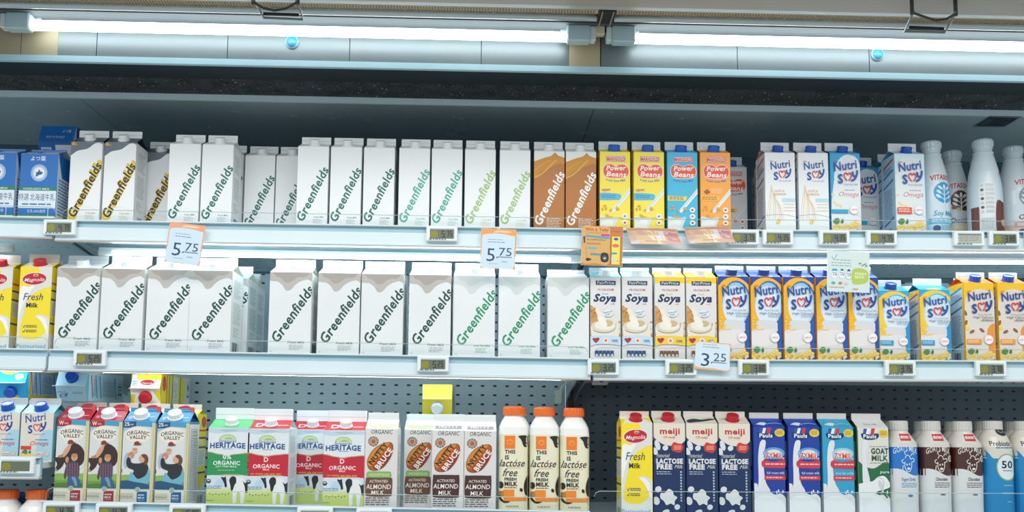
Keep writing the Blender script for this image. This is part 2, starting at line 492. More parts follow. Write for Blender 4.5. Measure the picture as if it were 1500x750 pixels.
def nutrisoy(kind, H=19.5, hid=1.2):
    W = 7.0
    a = Art(W, H, (10, 100, 262, 725), hid)
    B = dict(hc=('#f5b51b', '#123f98', '#1c56b0'), hcl=('#f8cc3a', '#27a9d8', '#2a93cf'), al=('#f8c520', '#f08a2c', '#f08f2c'), white=('#edf0f0', '#e8edee', '#dfe5e8'), om=('#2f9fd4', '#2f9fd4', '#1e8fc9'), omr=('#cfe8f0', '#bfe3ee', '#8fcfe4'), omp=('#e6dccb', '#c9e3ea', '#7fb6cc'))[kind]
    face, roofc, low = B
    a.fill(face)
    if kind in ('hc', 'hcl'):
        a.fill(roofc)
        a.blob([(0, 740), (4, 240), (26, 158), (80, 116), (136, 106), (196, 116), (246, 150), (262, 190), (268, 420), (230, 480), (200, 740)], face)
        rim = '#2f67ae' if kind == 'hc' else '#58bfe0'
        a.ell(160, 300, 118, 170, rim); a.ell(156, 308, 113, 164, '#9cc4e0' if kind == 'hc' else '#b9e2ee'); a.ell(150, 320, 106, 152, '#c9dfec'); a.ell(146, 330, 94, 134, '#dfeaf1')
        a.blob([(212, 470), (240, 420), (268, 380), (270, 655), (232, 640), (214, 560)], low); a.blob([(60, 440), (130, 430), (216, 440), (226, 480), (210, 520), (60, 520)], '#cfdde6')
        a.blob([(70, 470), (120, 448), (190, 440), (216, 452), (218, 640), (200, 700), (60, 700), (12, 640), (12, 520), (40, 500)], '#ded9d6')
        a.blob([(14, 540), (30, 520), (190, 500), (206, 560), (200, 600), (100, 625), (14, 612)], '#e7e3e0')
        a.curve([(20, 494), (70, 502), (112, 498)], 9, '#f3c65e')
        beans(a, [(30, 462), (58, 470), (34, 415), (24, 440), (50, 486)], '#f3b81f', 8)
    elif kind == 'al':
        a.blob([(0, 120), (60, 98), (200, 98), (272, 140), (272, 740), (0, 740)], '#f8c520')
        a.blob([(14, 300), (40, 190), (130, 150), (210, 165), (258, 220), (256, 700), (60, 740), (18, 640), (14, 420)], '#e2d9cf')
        a.blob([(200, 470), (262, 440), (270, 700), (215, 700), (196, 560)], '#ef9638')
        for (x, y, r) in ((18, 345, 70), (20, 425, 110), (68, 496, 150), (150, 484, 40)): a.ell(x, y, 24, 12, '#7c4a26', rot=-r, n=14); a.ell(x, y, 18, 6, '#a8693a', rot=-r, n=12)
        beans(a, [(24, 455), (30, 470)], '#efc95e', 13)
    elif kind == 'white':
        for k in range(9):
            x = 40 + k * 9; a.curve([(62 + k * 3, 360 + 12 * k), (44 + k * 12, 470 + 10 * k), (20 + k * 18, 640)], 4.5, ('#e2c79a', '#d8b98a', '#efe0c2')[k % 3])
        a.rect(150, 470, 262, 500, '#b7dce6')
        for k in range(3): a.rect(160, 515 + 26 * k, 255, 521 + 26 * k, '#eccfa9')
        a.text('OATS &', 90, 420, 18, '#dfa980', w=80, bold=.02); a.text('QUINOA', 82, 446, 18, '#dfa980', w=100, bold=.02)
        a.curve([(12, 612), (90, 604), (180, 604), (262, 622)], 2.5, '#a59c8e'); beans(a, [(120, 650), (110, 668)], '#eac66c', 12)
    else:
        if kind == 'om': a.ell(160, 300, 118, 190, '#dcecf3')
        a.blob([(40, 330), (140, 130), (262, 200), (270, 740), (30, 740)] if kind == 'om' else [(14, 330), (60, 150), (200, 140), (262, 200), (268, 740), (14, 740)], '#e3e9ea' if kind != 'omp' else '#e3dacb')
        if kind == 'omr': a.blob([(222, 130), (268, 120), (268, 600), (240, 560), (236, 300)], '#d5ebf2')
        a.text('Omega', 78, 452, 40, '#cf6f72', w=165, shear=.35, arc=0); a.lines(130, 398, 235, 408, 1, '#4a6c97', .5)
        beans(a, [(30, 440), (40, 505), (58, 520), (90, 530)], '#f1d68c', 11)
        a.curve([(120, 590), (200, 590), (262, 620)], 4, '#bcd8e4')
    if kind in ('hc', 'hcl', 'al', 'om', 'omr', 'omp'):
        beans(a, [(20 + 24 * k, 702 - 8 * (k % 3)) for k in range(10)] + [(190, 672), (214, 662), (236, 680), (170, 690)] + [(30, 720), (80, 722), (130, 722), (180, 722)], '#f1ca62', 13)
        leaf(a, 24, 655, 42)
    nutri(a, 44 if kind != 'white' else 60, 172, 196 if kind != 'white' else 168, '#15479a' if kind in ('hc', 'al', 'omp') else '#1656a8')
    if kind in ('hc', 'hcl', 'al'): a.text('High Calcium', 80, 386, 17, '#2c4f88' if kind != 'al' else '#4b4440', w=166); a.lines(150, 394, 245, 412, 2, '#4a6c97', .3, .1)
    if kind == 'al': a.text('with Almond', 140, 410, 13, '#4b4440', w=106)
    if kind == 'al': a.rect(20, 556, 140, 596, '#f19a35'); a.lines(28, 564, 120, 590, 2, '#fbe2c0', .4, .1)
    if kind == 'hcl': a.rect(8, 552, 120, 594, '#2d9ccb'); a.lines(20, 562, 105, 588, 2, '#bfe6f2', .4, .1)
    if kind == 'omr' or kind == 'omp': a.rect(20, 540, 140, 592, '#e8593a'); a.lines(30, 550, 128, 586, 2, '#f7d3c8', .5, .1)
    if kind == 'om': a.rect(10, 560, 150, 590, '#25a5d0')
    if kind != 'white':
        a.ell(200, 560, 38, 38, '#c9d4da'); a.ell(200, 560, 35, 35, '#f4efec'); a.text('LOW GI', 200, 568, 15, '#c9302c', w=50, bold=.03, rot=4, c=True)
        a.ell(226, 712, 12, 12, '#e8c9c0')
    s = Art(7.0, H, (0, 0, 70, 195)); s.fill(roofc if kind not in ('hc', 'hcl', 'al') else face)
    s.rect(10, 14, 62, 190, '#bcdcf0' if kind in ('al', 'omr', 'om') else '#d7dde6'); s.poly([(10, 20), (62, 8), (62, 13), (10, 25)], '#cc4a52' if kind != 'al' else '#3f92c6')
    for y in (44, 66, 152): s.poly([(10, y), (62, y - 12), (62, y - 7), (10, y + 5)], '#2f7fbd')
    s.lines(14, 76, 58, 146, 18, '#6f93b4', .45, .2); s.lines(14, 26, 58, 40, 4, '#5f83a4', .45, .2); s.barcode(18, 164, 50, 188)
    ra = Art(7.0, math.hypot(3.5, 1.5), (0, 0, 70, 40)); ra.fill(roofc)
    if kind in ('hc', 'hcl', 'al'): ra.blob([(18, 44), (24, 30), (35, 26), (46, 30), (52, 44)], face)
    return a, s, roofc, ra

def power(kind, hid=2.2):
    W, H = 7.0, 20.1
    a = Art(W, H, (82, 128, 298, 676), hid)
    bg, lowc, badge = dict(y=('#f6e14e', '#f3e04a', '#4fb6d8'), c=('#3fb7dc', '#35aed6', '#f0d84a'), o=('#f9a944', '#f59a35', '#f5c04c'), w=('#d5dee0', '#cfdadd', '#e7cf4a'))[kind]
    a.fill(bg)
    a.rect(128, 160, 264, 198, '#d9556a'); a.rect(132, 163, 260, 195, '#e9cdd0'); a.text('MARIGOLD', 134, 192, 26, '#c63b52', w=124, bold=.05)
    a.blob([(196, 232), (222, 216), (262, 218), (288, 250), (284, 292), (254, 314), (196, 318), (140, 316), (110, 292), (106, 246), (130, 216), (170, 216)], '#f2d3c6')
    a.blob([(196, 236), (222, 221), (260, 223), (284, 252), (280, 290), (252, 309), (196, 313), (142, 311), (114, 290), (110, 248), (132, 221), (170, 221)], '#e4553a')
    a.text('Power', 128, 262, 36, '#fdf3ee', w=142, bold=.04, shear=.2, rot=2); a.text('Beans', 128, 302, 36, '#fdf3ee', w=142, bold=.04, shear=.2, rot=-2)
    a.text('Fresh Soya Milk', 196, 342, 15, '#2f6fb3', w=140, bold=.03, shear=.15, c=True, arc=-8)
    a.poly([(300, 380), (300, 418), (180, 562), (160, 548)], '#e5ebee'); a.poly([(300, 390), (300, 402), (182, 540), (172, 540)], '#c8d6dd')
    if kind == 'o':
        for x, y in ((116, 410), (130, 400), (142, 412), (128, 420)): a.ell(x, y, 9, 8, '#b23a2a' if x > 120 else '#5a7a33')
        a.lines(160, 388, 240, 424, 3, '#f7d9b8', .5, .3)
    if kind == 'y': a.text('NEW!', 98, 412, 18, '#b0477a', w=60, bold=.04, rot=4)
    if kind in 'y': a.blob([(80, 424), (200, 426), (228, 434), (232, 450), (224, 466), (200, 470), (80, 470)], badge); a.lines(96, 436, 200, 462, 2, '#2f86ae', .5, .1)
    elif kind != 'w' or True: a.poly([(84, 440), (222, 444), (214, 474), (84, 474)], badge); a.lines(94, 446, 205, 472, 2, '#3b5f8d' if kind != 'o' else '#b5572a', .5, .1)
    a.blob([(70, 600), (110, 590), (160, 600), (210, 590), (196, 640), (170, 700), (60, 700)], '#dfe3de'); a.blob([(90, 640), (150, 610), (180, 630), (150, 690), (90, 690)], '#eceeea')
    for x, y in ((102, 538), (118, 515), (126, 534), (160, 544), (202, 530), (210, 538), (136, 586)): a.ell(x, y, 11, 7, '#c98d26', rot=x * 7 % 90); a.ell(x + 1, y - 1, 5, 3, '#f0c75a')
    a.blob([(124, 568), (140, 586), (172, 590), (150, 600), (126, 590)], '#d8a32f')
    a.curve([(84, 600), (160, 596), (230, 598), (300, 612)], 3, '#c9c27a' if kind == 'y' else '#b9cdd0')
    for y, c in ((540, 0), (586, 1), (632, 2)):
        if kind == 'y' and c == 0: continue
        a.ell(258, y, 20, 19, '#f0ece6'); a.ell(258, y, 9, 8, '#c8434a' if c != 1 else '#6f8fc0')
    s = side_text(7.0, H, bg, '#8a8f70' if kind == 'y' else '#b9d5dc')
    ra = Art(7.0, 3.8, (0, 0, 70, 38)); ra.fill(bg); ra.lines(6, 6, 22, 14, 2, '#c07c8c', .4, .1)
    return a, s, bg, ra

def soya(yel):
    W, H = 6.9, 19.8
    a = Art(W, H, (32, 160, 250, 730), 1.4); a.fill('#e4e0dc')
    if yel: a.rect(20, 150, 260, 205, '#f4cd2a')
    else: a.rect(20, 150, 260, 166, '#a5d8e2')
    a.rect(72, 190, 214, 220, '#2d3a57'); a.text('FairPrice', 82, 213, 20, '#cdd6e6', w=122, bold=.03, shear=.1)
    a.text('HI-CALCIUM', 142, 260, 15, '#a8324a', w=112, bold=.04, c=True); a.text('Fresh', 118, 288, 14, '#3a9ec6' if not yel else '#d8a83a', bold=.02)
    a.text('Soya', 54, 336, 54, '#17315f', w=164, bold=.08, shear=.3); a.text('milk', 178, 358, 13, '#3a9ec6' if not yel else '#e0b040', bold=.02)
    a.blob([(30, 375), (70, 400), (100, 455), (150, 500), (60, 590), (28, 600)], '#cf9a55')
    for k in range(26): a.ell(random.uniform(32, 72), random.uniform(385, 585), 8, 6, ('#b4742e', '#e2b574', '#c98a45')[k % 3], n=10)
    for k in range(12): a.ell(random.uniform(215, 250), random.uniform(475, 590), 8, 6, ('#b4742e', '#e2b574', '#c98a45')[k % 3], n=10)
    a.blob([(68, 400), (96, 392), (150, 470), (148, 520), (120, 510)], '#efe6d8')
    a.ell(124, 512, 88, 42, '#ded3bf'); a.ell(134, 505, 72, 32, '#f0ead9'); a.ell(160, 490, 34, 22, '#cdb98a'); a.blob([(80, 450), (110, 440), (150, 490), (140, 520), (112, 514)], '#f4eee2')
    a.blob([(36, 510), (60, 545), (130, 560), (200, 545), (226, 470), (236, 560), (214, 610), (60, 610), (40, 580)], '#e9e2d2')
    a.ell(158, 416, 40, 28, '#d0e0ea'); a.ell(158, 416, 36, 24, '#e9ece9'); a.text('Reduced', 158, 416, 13, '#2f6ea5', w=60, rot=12, bold=.03, c=True); a.text('Sugar', 160, 430, 11, '#2f6ea5', w=40, rot=12, bold=.03, c=True)
    a.blob([(28, 588), (80, 576), (180, 576), (252, 590), (252, 640), (180, 636), (80, 636), (28, 648)], '#f2ce36' if yel else '#c3dcea')
    a.blob([(68, 596), (82, 590), (98, 600), (72, 628), (48, 604), (56, 592)], '#b22a3a'); a.ell(142, 610, 22, 22, '#f2d8cf'); a.ell(142, 610, 8, 8, '#d05a50'); a.text('100%', 186, 622, 18, '#3b567a', w=42, bold=.03); a.lines(182, 604, 226, 612, 1, '#3b567a')
    for k in range(5): a.rect(66 + 27 * k, 680, 90 + 27 * k, 716, '#284a80' if not yel else '#7a5230'); a.ell(78 + 27 * k, 712, 7, 9, '#e4e0dc')
    s = side_text(6.9, H, '#dfe6e6', '#7f9aa6')
    roof = '#a5dbe4' if not yel else '#f5d02c'
    ra = Art(6.9, 3.8, (0, 0, 70, 38)); ra.fill(roof)
    if not yel:
        for k in range(14): ra.ell(5 + 5 * k, 8 + 9 * (k % 3), 3, 3, ('#d6f0f3', '#79c3d2')[k % 2], n=10)
    return a, s, roof, ra

def magnolia(H=19.5, hid=1.2):
    W = 7.0
    a = Art(W, H, (122, 125, 345, 695), hid); a.fill('#f7df2c')
    a.blob([(250, 118), (345, 118), (350, 250), (290, 275), (215, 320), (180, 380), (160, 470), (140, 560), (150, 640), (170, 700), (110, 700), (110, 300), (190, 262), (235, 220), (262, 160)], '#dedfda')
    a.blob([(120, 290), (190, 266), (230, 250), (200, 300), (160, 380), (132, 480), (118, 640)], '#f3f3ef')
    a.blob([(105, 120), (150, 118), (128, 300), (105, 500)], '#f7df2c')
    a.blob([(112, 560), (140, 610), (200, 632), (270, 625), (320, 580), (350, 500), (352, 720), (100, 720)], '#e3e4e0')
    a.blob([(240, 470), (280, 458), (330, 480), (350, 520), (350, 690), (318, 680), (326, 600), (312, 540), (290, 500)], '#dfe0dd')
    a.blob([(255, 470), (300, 478), (326, 520), (336, 600), (316, 560), (290, 512)], '#f4f4f2')
    a.ell(224, 208, 88, 46, '#efe3dd', rot=4); a.ell(224, 208, 82, 41, '#c01f33', rot=4); a.ell(232, 182, 18, 10, '#e0b8a0'); a.ell(232, 184, 10, 5, '#c01f33')
    a.text('Magnolia', 224, 226, 26, '#f6e9e2', w=140, bold=.01, shear=.35, rot=3, c=True)
    a.text('Fresh', 222, 358, 52, '#22365c', w=136, shear=.25, bold=.0, c=True); a.text('Milk', 218, 408, 32, '#1c2440', w=82, bold=.05, c=True)
    for y in (545, 578):
        a.curve([(164, y - 6), (170, y + 4), (180, y - 14)], 4, '#3f4b63'); a.lines(186, y - 12, 262, y + 8, 2, '#3f4b63', .5, .1)
    a.text('Pasteurised', 126, 692, 30, '#5fa9cf', w=200)
    s = Art(7.0, H, (0, 0, 70, 195)); s.fill('#f7df2c'); s.ell(48, 18, 18, 12, '#d2502f', n=16)
    s.rect(0, 34, 70, 38, '#d9502c')
    for y in (50, 70, 124): s.rect(0, y, 70, y + 4, '#2c4468')
    s.rect(2, 76, 66, 112, '#e8eadb'); s.lines(5, 79, 62, 110, 10, '#8e9a86', .4, .2); s.lines(5, 56, 62, 66, 3, '#e8eadb', .5); s.blob([(0, 150), (35, 160), (70, 148), (70, 196), (0, 196)], '#e2e4df'); s.barcode(20, 174, 60, 190)
    ra = Art(7.0, 3.8, (0, 0, 70, 38)); ra.fill('#f1f1ec'); ra.poly([(0, 0), (14, 0), (6, 38), (0, 38)], '#f7df2c'); ra.poly([(50, 0), (70, 0), (70, 38)], '#f7df2c')
    return a, s, ra

def organic(blue):
    W, H = 7.0, 19.0
    a = Art(W, H, (60, 130, 285, 715), 1.5)     # units of the tall crop
    a.fill('#d5dad8')
    a.rect(40, 100, 300, 190, '#4a9cc2'); a.blob([(40, 178), (160, 168), (300, 180), (300, 250), (40, 260)], '#9fc4d2'); a.blob([(40, 230), (300, 205), (300, 600), (40, 600)], '#d9dcda')
    if blue: a.rect(50, 120, 148, 178, '#1d4f7e'); a.text('2%', 68, 164, 28, '#e6eef2', w=36, bold=.03); a.lines(108, 150, 134, 164, 2, '#e6eef2')
    else: a.rect(50, 120, 158, 178, '#a92333'); a.text('W', 72, 166, 30, '#f2e3dc', w=34, bold=.04); a.lines(110, 150, 140, 166, 2, '#f2e3dc')
    a.ell(165, 228, 92, 62, '#e6e0d2'); a.ell(165, 228, 84, 54, '#ebe6da')
    a.text('ORGANIC', 165, 224, 29, '#4a3a30', w=158, bold=.035, c=True, arc=14); a.text('VALLEY', 165, 258, 28, '#4a3a30', w=118, bold=.035, c=True, arc=6)
    a.ell(160, 298, 34, 10, '#5a6a4a'); a.ell(160, 294, 20, 19, '#a92a2c', a0=0, a1=180); a.rect(142, 294, 178, 299, '#7f2325'); a.ell(130, 297, 12, 6, '#e9ebe6')
    a.rect(40, 522, 300, 625, '#6f9a45'); a.blob([(40, 530), (100, 518), (180, 526), (290, 516), (290, 560), (40, 566)], '#8ab457'); a.blob([(40, 600), (140, 585), (290, 596), (290, 640), (40, 640)], '#557c38')
    if not blue:
        a.blob([(150, 330), (190, 300), (240, 330), (262, 390), (246, 450), (200, 470), (140, 462), (126, 440), (110, 470), (80, 498), (62, 494), (74, 450), (52, 410), (84, 400), (100, 386), (134, 350)], '#3c2a26')
        a.blob([(136, 324), (164, 306), (156, 350), (126, 396), (108, 398), (116, 356)], '#d8a184'); a.ell(142, 420, 12, 22, '#c98f6c'); a.ell(66, 492, 12, 9, '#a99a90')
        a.blob([(82, 390), (112, 386), (108, 402), (84, 404)], '#b98562')
        a.ell(192, 402, 22, 27, '#dba684'); a.ell(192, 388, 22, 14, '#b98a58'); a.ell(185, 406, 3, 3, '#5a3a2e'); a.ell(200, 406, 3, 3, '#5a3a2e'); a.curve([(184, 417), (192, 421), (200, 417)], 3, '#a4574a')
        a.blob([(150, 440), (190, 432), (224, 446), (230, 500), (222, 548), (160, 548), (146, 520), (136, 560), (126, 540), (134, 480)], '#4a4456')
        for k in range(5): a.line([(144 + 18 * k, 442), (148 + 18 * k, 546)], 3, '#8a7f92')
        for k in range(5): a.line([(140, 456 + 20 * k), (226, 456 + 20 * k)], 3, '#a33f4e')
        a.blob([(158, 546), (222, 546), (244, 600), (236, 636), (214, 628), (204, 580), (192, 570), (188, 620), (160, 622), (156, 580)], '#3a5f8c')
        a.blob([(180, 546), (206, 546), (222, 600), (212, 610), (196, 580)], '#6f97bd')
        a.ell(226, 640, 18, 9, '#8a6a4a')
    else:
        a.ell(46, 490, 20, 28, '#4b3a34'); a.blob([(80, 380), (104, 360), (108, 420), (90, 470), (76, 440)], '#a5b9c8')
        a.ell(148, 345, 18, 22, '#dca98e'); a.ell(148, 334, 18, 10, '#c99468'); a.blob([(105, 365), (128, 352), (146, 378), (128, 402), (102, 396)], '#c08a78'); a.ell(118, 392, 10, 14, '#d9a484')
        a.blob([(96, 400), (116, 396), (132, 432), (180, 436), (226, 430), (248, 470), (240, 520), (216, 556), (150, 556), (142, 510), (146, 486), (108, 468), (94, 440)], '#2c3036')
        a.ell(200, 402, 22, 27, '#dba684', rot=10); a.blob([(196, 372), (226, 370), (244, 400), (238, 436), (216, 442), (218, 404), (202, 388)], '#6b4630')
        a.blob([(128, 500), (150, 520), (180, 548), (232, 520), (250, 470), (262, 560), (214, 590), (140, 584), (110, 560)], '#6fb0c4'); a.blob([(30, 580), (90, 558), (160, 570), (250, 590), (250, 640), (30, 640)], '#28557a')
    a.rect(40, 622, 300, 740, '#e2dcc8'); a.rect(56, 650, 150, 652, '#a99f88'); a.lines(60, 658, 160, 700, 4, '#8d8673', .3, .2); a.text('2% Reduced' if blue else 'Grassmilk', 64, 682, 12, '#6b6455', w=84, shear=.3)
    a.rect(176, 638, 246, 735, '#1f5f98' if blue else '#a92638'); a.lines(184, 660, 238, 676, 1, '#dfe6ea', .5); a.text('MILK', 184, 690, 14, '#dfe6ea', w=46, bold=.04); a.lines(184, 700, 238, 706, 1, '#dfe6ea')
    a.ell(180, 625, 19, 19, '#b9c7bf'); a.ell(180, 625, 15, 15, '#8aa39a'); a.line([(166, 625), (194, 625)], 4, '#dfe6e0')
    a.rect(262, 140, 285, 740, '#d8cf9c'); a.line([(272, 150), (272, 730)], 2, '#a39b6b')
    s = Art(7.0, H, (0, 0, 70, 195)); s.fill('#e6e8e4'); s.rect(0, -5, 70, 5, '#3a8ab8' if blue else '#a92333'); s.lines(10, 16, 64, 180, 40, '#8c9290', .42, .15); s.lines(30, 22, 64, 60, 5, '#5f6664', .18, .3)
    r = '#2a86b8' if blue else '#b52c3c'
    ra = Art(7.0, 3.9, (0, 0, 70, 39)); ra.fill(r); ra.rect(46, 12, 62, 22, '#b9d6e4' if blue else '#e8c5c4'); ra.lines(6, 20, 16, 32, 3, '#e8d5d0', .4)
    return a, s, r, ra

def cowart(a, x, y, s):
    """front half of a black and white cow; x,y the withers"""
    a.blob([(x - .1 * s, y - .1 * s), (x + .9 * s, y - .2 * s), (x + 1.1 * s, y + .6 * s), (x + 1.0 * s, y + 1.8 * s), (x + .78 * s, y + 1.8 * s), (x + .74 * s, y + 1.1 * s), (x + .5 * s, y + 1.05 * s), (x + .45 * s, y + 1.8 * s), (x + .22 * s, y + 1.8 * s), (x + .15 * s, y + .8 * s), (x - .2 * s, y + .5 * s)], '#e7e8e8')
    a.blob([(x - .1 * s, y + .0 * s), (x + .1 * s, y - .28 * s), (x + .38 * s, y - .2 * s), (x + .42 * s, y + .2 * s), (x + .30 * s, y + .42 * s), (x + .2 * s, y + .8 * s), (x + .06 * s, y + .84 * s), (x - .02 * s, y + .4 * s)], '#1f262c')
    a.blob([(x - .72 * s, y - .22 * s), (x - .5 * s, y - .2 * s), (x - .36 * s, y - .26 * s), (x - .34 * s, y - .06 * s), (x - .26 * s, y + .5 * s), (x - .4 * s, y + .58 * s), (x - .46 * s, y + .3 * s), (x - .6 * s, y)], '#20272c')
    a.blob([(x + .92 * s, y + .1 * s), (x + 1.1 * s, y + .25 * s), (x + 1.4 * s, y + .1 * s), (x + 1.4 * s, y + .9 * s), (x + 1.15 * s, y + 1.0 * s), (x + 1.05 * s, y + .5 * s)], '#20272c')
def heritage(red):
    W, H = 9.0, 18.0
    a = Art(W, H, (322, 155, 618, 742), 1.6); a.fill('#dfe6e8')
    a.blob([(320, 160), (420, 165), (560, 158), (618, 170), (600, 190), (500, 186), (400, 200), (330, 190)], '#bfd6e0'); a.blob([(400, 170), (470, 164), (540, 176), (460, 190)], '#a9c8d8')
    a.ell(462, 250, 62, 46, '#b9cc94', a0=0, a1=180); a.ell(462, 252, 52, 36, '#ccd9ac', a0=0, a1=180); a.ell(470, 246, 30, 16, '#9fbf84', a0=0, a1=180)
    a.rect(398, 250, 528, 262, '#dfe6e8'); a.text('Stremicks', 462, 268, 22, '#3a628c', w=128, shear=.35, bold=.02, c=True)
    a.text('HERITAGE', 464, 310, 42, '#1f4a8a', w=252, bold=.06, c=True, arc=6); a.lines(430, 318, 502, 326, 1, '#5a7da8', .5, 0)
    band = '#c42238' if red else '#2a9355'
    a.blob([(310, 352), (400, 358), (464, 366), (540, 356), (630, 364), (632, 530), (560, 526), (464, 524), (380, 532), (308, 524)], '#c8a96a'); a.blob([(308, 358), (400, 364), (464, 371), (540, 362), (632, 369), (632, 522), (560, 518), (464, 516), (380, 524), (306, 516)], band)
    if red:
        a.text('D', 458, 414, 38, '#f3e0dc', w=32, bold=.05, c=True); a.lines(434, 370, 484, 376, 1, '#e9b9b4', .5, 0); a.text('ORGANIC', 460, 462, 32, '#f3e3df', w=192, bold=.04, c=True, arc=4); a.text('MILK', 460, 480, 13, '#f3e3df', w=46, bold=.04, c=True); a.lines(350, 504, 570, 516, 1, '#e0913a', .7, 0)
    else:
        a.text('0%', 462, 398, 36, '#e4f0e6', w=60, bold=.04, c=True); a.text('ORGANIC', 460, 442, 32, '#e4f0e6', w=192, bold=.04, c=True, arc=4); a.text('FAT FREE MILK', 460, 462, 14, '#d6e8da', w=150, bold=.03, c=True, arc=3); a.lines(400, 482, 520, 494, 1, '#9fcaa8', .5, 0)
    a.blob([(306, 534), (460, 528), (632, 534), (632, 640), (306, 640)], '#d2dfe6'); a.blob([(400, 556), (440, 560), (440, 610), (380, 606)], '#b9d4e4')
    a.rect(310, 628, 632, 760, '#c3d476'); a.blob([(306, 636), (420, 626), (500, 634), (480, 660), (306, 664)], '#d3dd92')
    for k in range(7): a.ell(350 + 22 * k, 668 + (k * 7) % 14, 6, 7, '#8b9569', n=8)
    a.ell(338, 570, 17, 17, '#3c4448'); a.ell(338, 565, 11, 5, '#c9d3cf')
    a.lines(318, 606, 440, 634, 3, '#3f7db5', .35, .15)
    cowart(a, 494, 560, 96); a.lines(312, 716, 380, 724, 1, '#7f8a55', .6, 0)
    s = side_text(9.0, H, '#e3e8e8', '#8ea3ab')
    r = '#c8232e' if red else '#5fbf78'
    ra = Art(9.0, 4.7, (0, 0, 90, 47)); ra.fill(r)
    if red: ra.text('D', 12, 36, 20, '#f2dfdc', bold=.04); ra.rect(60, 26, 84, 30, '#eec3bf')
    return a, s, r, ra

def nutty(green):
    W, H = 7.2, 18.5
    a = Art(W, H, (28, 120, 256, 715), 1.4); a.fill('#dedbd8')
    a.text('ORGANIC', 144, 158, 32, '#4d3a30', w=150, bold=.02, shear=.12, c=True)
    a.ell(86, 216, 36, 38, '#4b352b'); a.ell(86, 216, 29, 31, '#d9cfc2'); a.ell(86, 216, 26, 28, '#6b4a38'); a.ell(86, 216, 21, 23, '#d9cfc2'); a.ell(86, 216, 17, 19, '#b5622e')
    for k in range(10): a.ell(86 + 32.5 * math.cos(k * .628), 216 + 34 * math.sin(k * .628), 3, 3, '#d9cfc2', n=6)
    pts = [(48, 400), (46, 360), (70, 300), (110, 255), (160, 228), (205, 222), (224, 250), (218, 310), (190, 372), (150, 420), (100, 438), (62, 428)]
    a.blob(pts, '#6a3a22'); cx, cy = 135, 330
    a.blob([((x - cx) * .96 + cx, (y - cy) * .96 + cy) for x, y in pts], '#b8541f')
    a.blob([(52, 395), (50, 360), (74, 302), (112, 260), (158, 234), (200, 228), (170, 270), (130, 330), (80, 400)], '#d0862b')
    for k in range(5): a.curve([(60 + 12 * k, 380 - 18 * k), (90 + 14 * k, 330 - 14 * k), (140 + 12 * k, 258 + 4 * k)], 3, '#a5611f')
    a.blob([(100, 425), (90, 405), (140, 340), (205, 270), (216, 290), (200, 345), (160, 405), (126, 432)], '#8f2f1c')
    a.text('NUTTY', 80, 398, 42, '#2c1b14', w=178, rot=52, bold=.05, shear=-.05); a.text('BRUCE', 126, 432, 42, '#f1e9df', w=168, rot=54, bold=.06, shear=-.05)
    if green: a.blob([(48, 450), (70, 444), (190, 444), (212, 450), (212, 484), (190, 490), (70, 490), (46, 484)], '#86b25c', 3); a.text('UNSWEETENED', 130, 480, 22, '#c9dfae', w=146, bold=.03, c=True)
    y0 = 494 if green else 462
    br = '#6b4735' if green else '#4a2c28'
    a.blob([(40, y0 + 8), (60, y0 - 2), (200, y0 - 2), (222, y0 + 8), (220, 600), (206, 630), (60, 630), (38, 604)], br, 3)
    d = 0 if green else -14
    a.text('ACTIVATED', 128, 528 + d, 22, '#e6dccf', w=126, bold=.02, shear=.1, c=True); a.text('ALMOND', 128, 576 + d, 36, '#ece4da', w=172, bold=.02, shear=.1, c=True); a.text('MILK', 122, 618 + d * .6, 32, '#ece4da', w=88, bold=.02, shear=.1, c=True)
    a.lines(40, 640, 206, 706, 4, '#5b4c44', .35, .05)
    s = Art(7.2, H, (0, 0, 70, 195)); s.fill('#e6e6e2'); s.lines(8, 14, 62, 100, 16, '#6f6a66', .3, .3); s.blob([(10, 112), (30, 104), (56, 110), (54, 126), (20, 128)], '#c5dbb0' if green else '#c9beb6'); s.lines(8, 134, 62, 186, 14, '#6f6a66', .35, .2)
    ra = Art(7.2, 3.9, (0, 0, 70, 39)); ra.fill('#e4e6e2')
    if green: ra.blob([(8, 8), (62, 8), (60, 34), (10, 34)], '#c3dd9c', 3)
    else: ra.rect(6, 6, 64, 34, '#8a8682'); ra.text('NUTTY', 14, 28, 16, '#dcdad6', w=42, bold=.03)
    return a, s, '#e4e6e2', ra

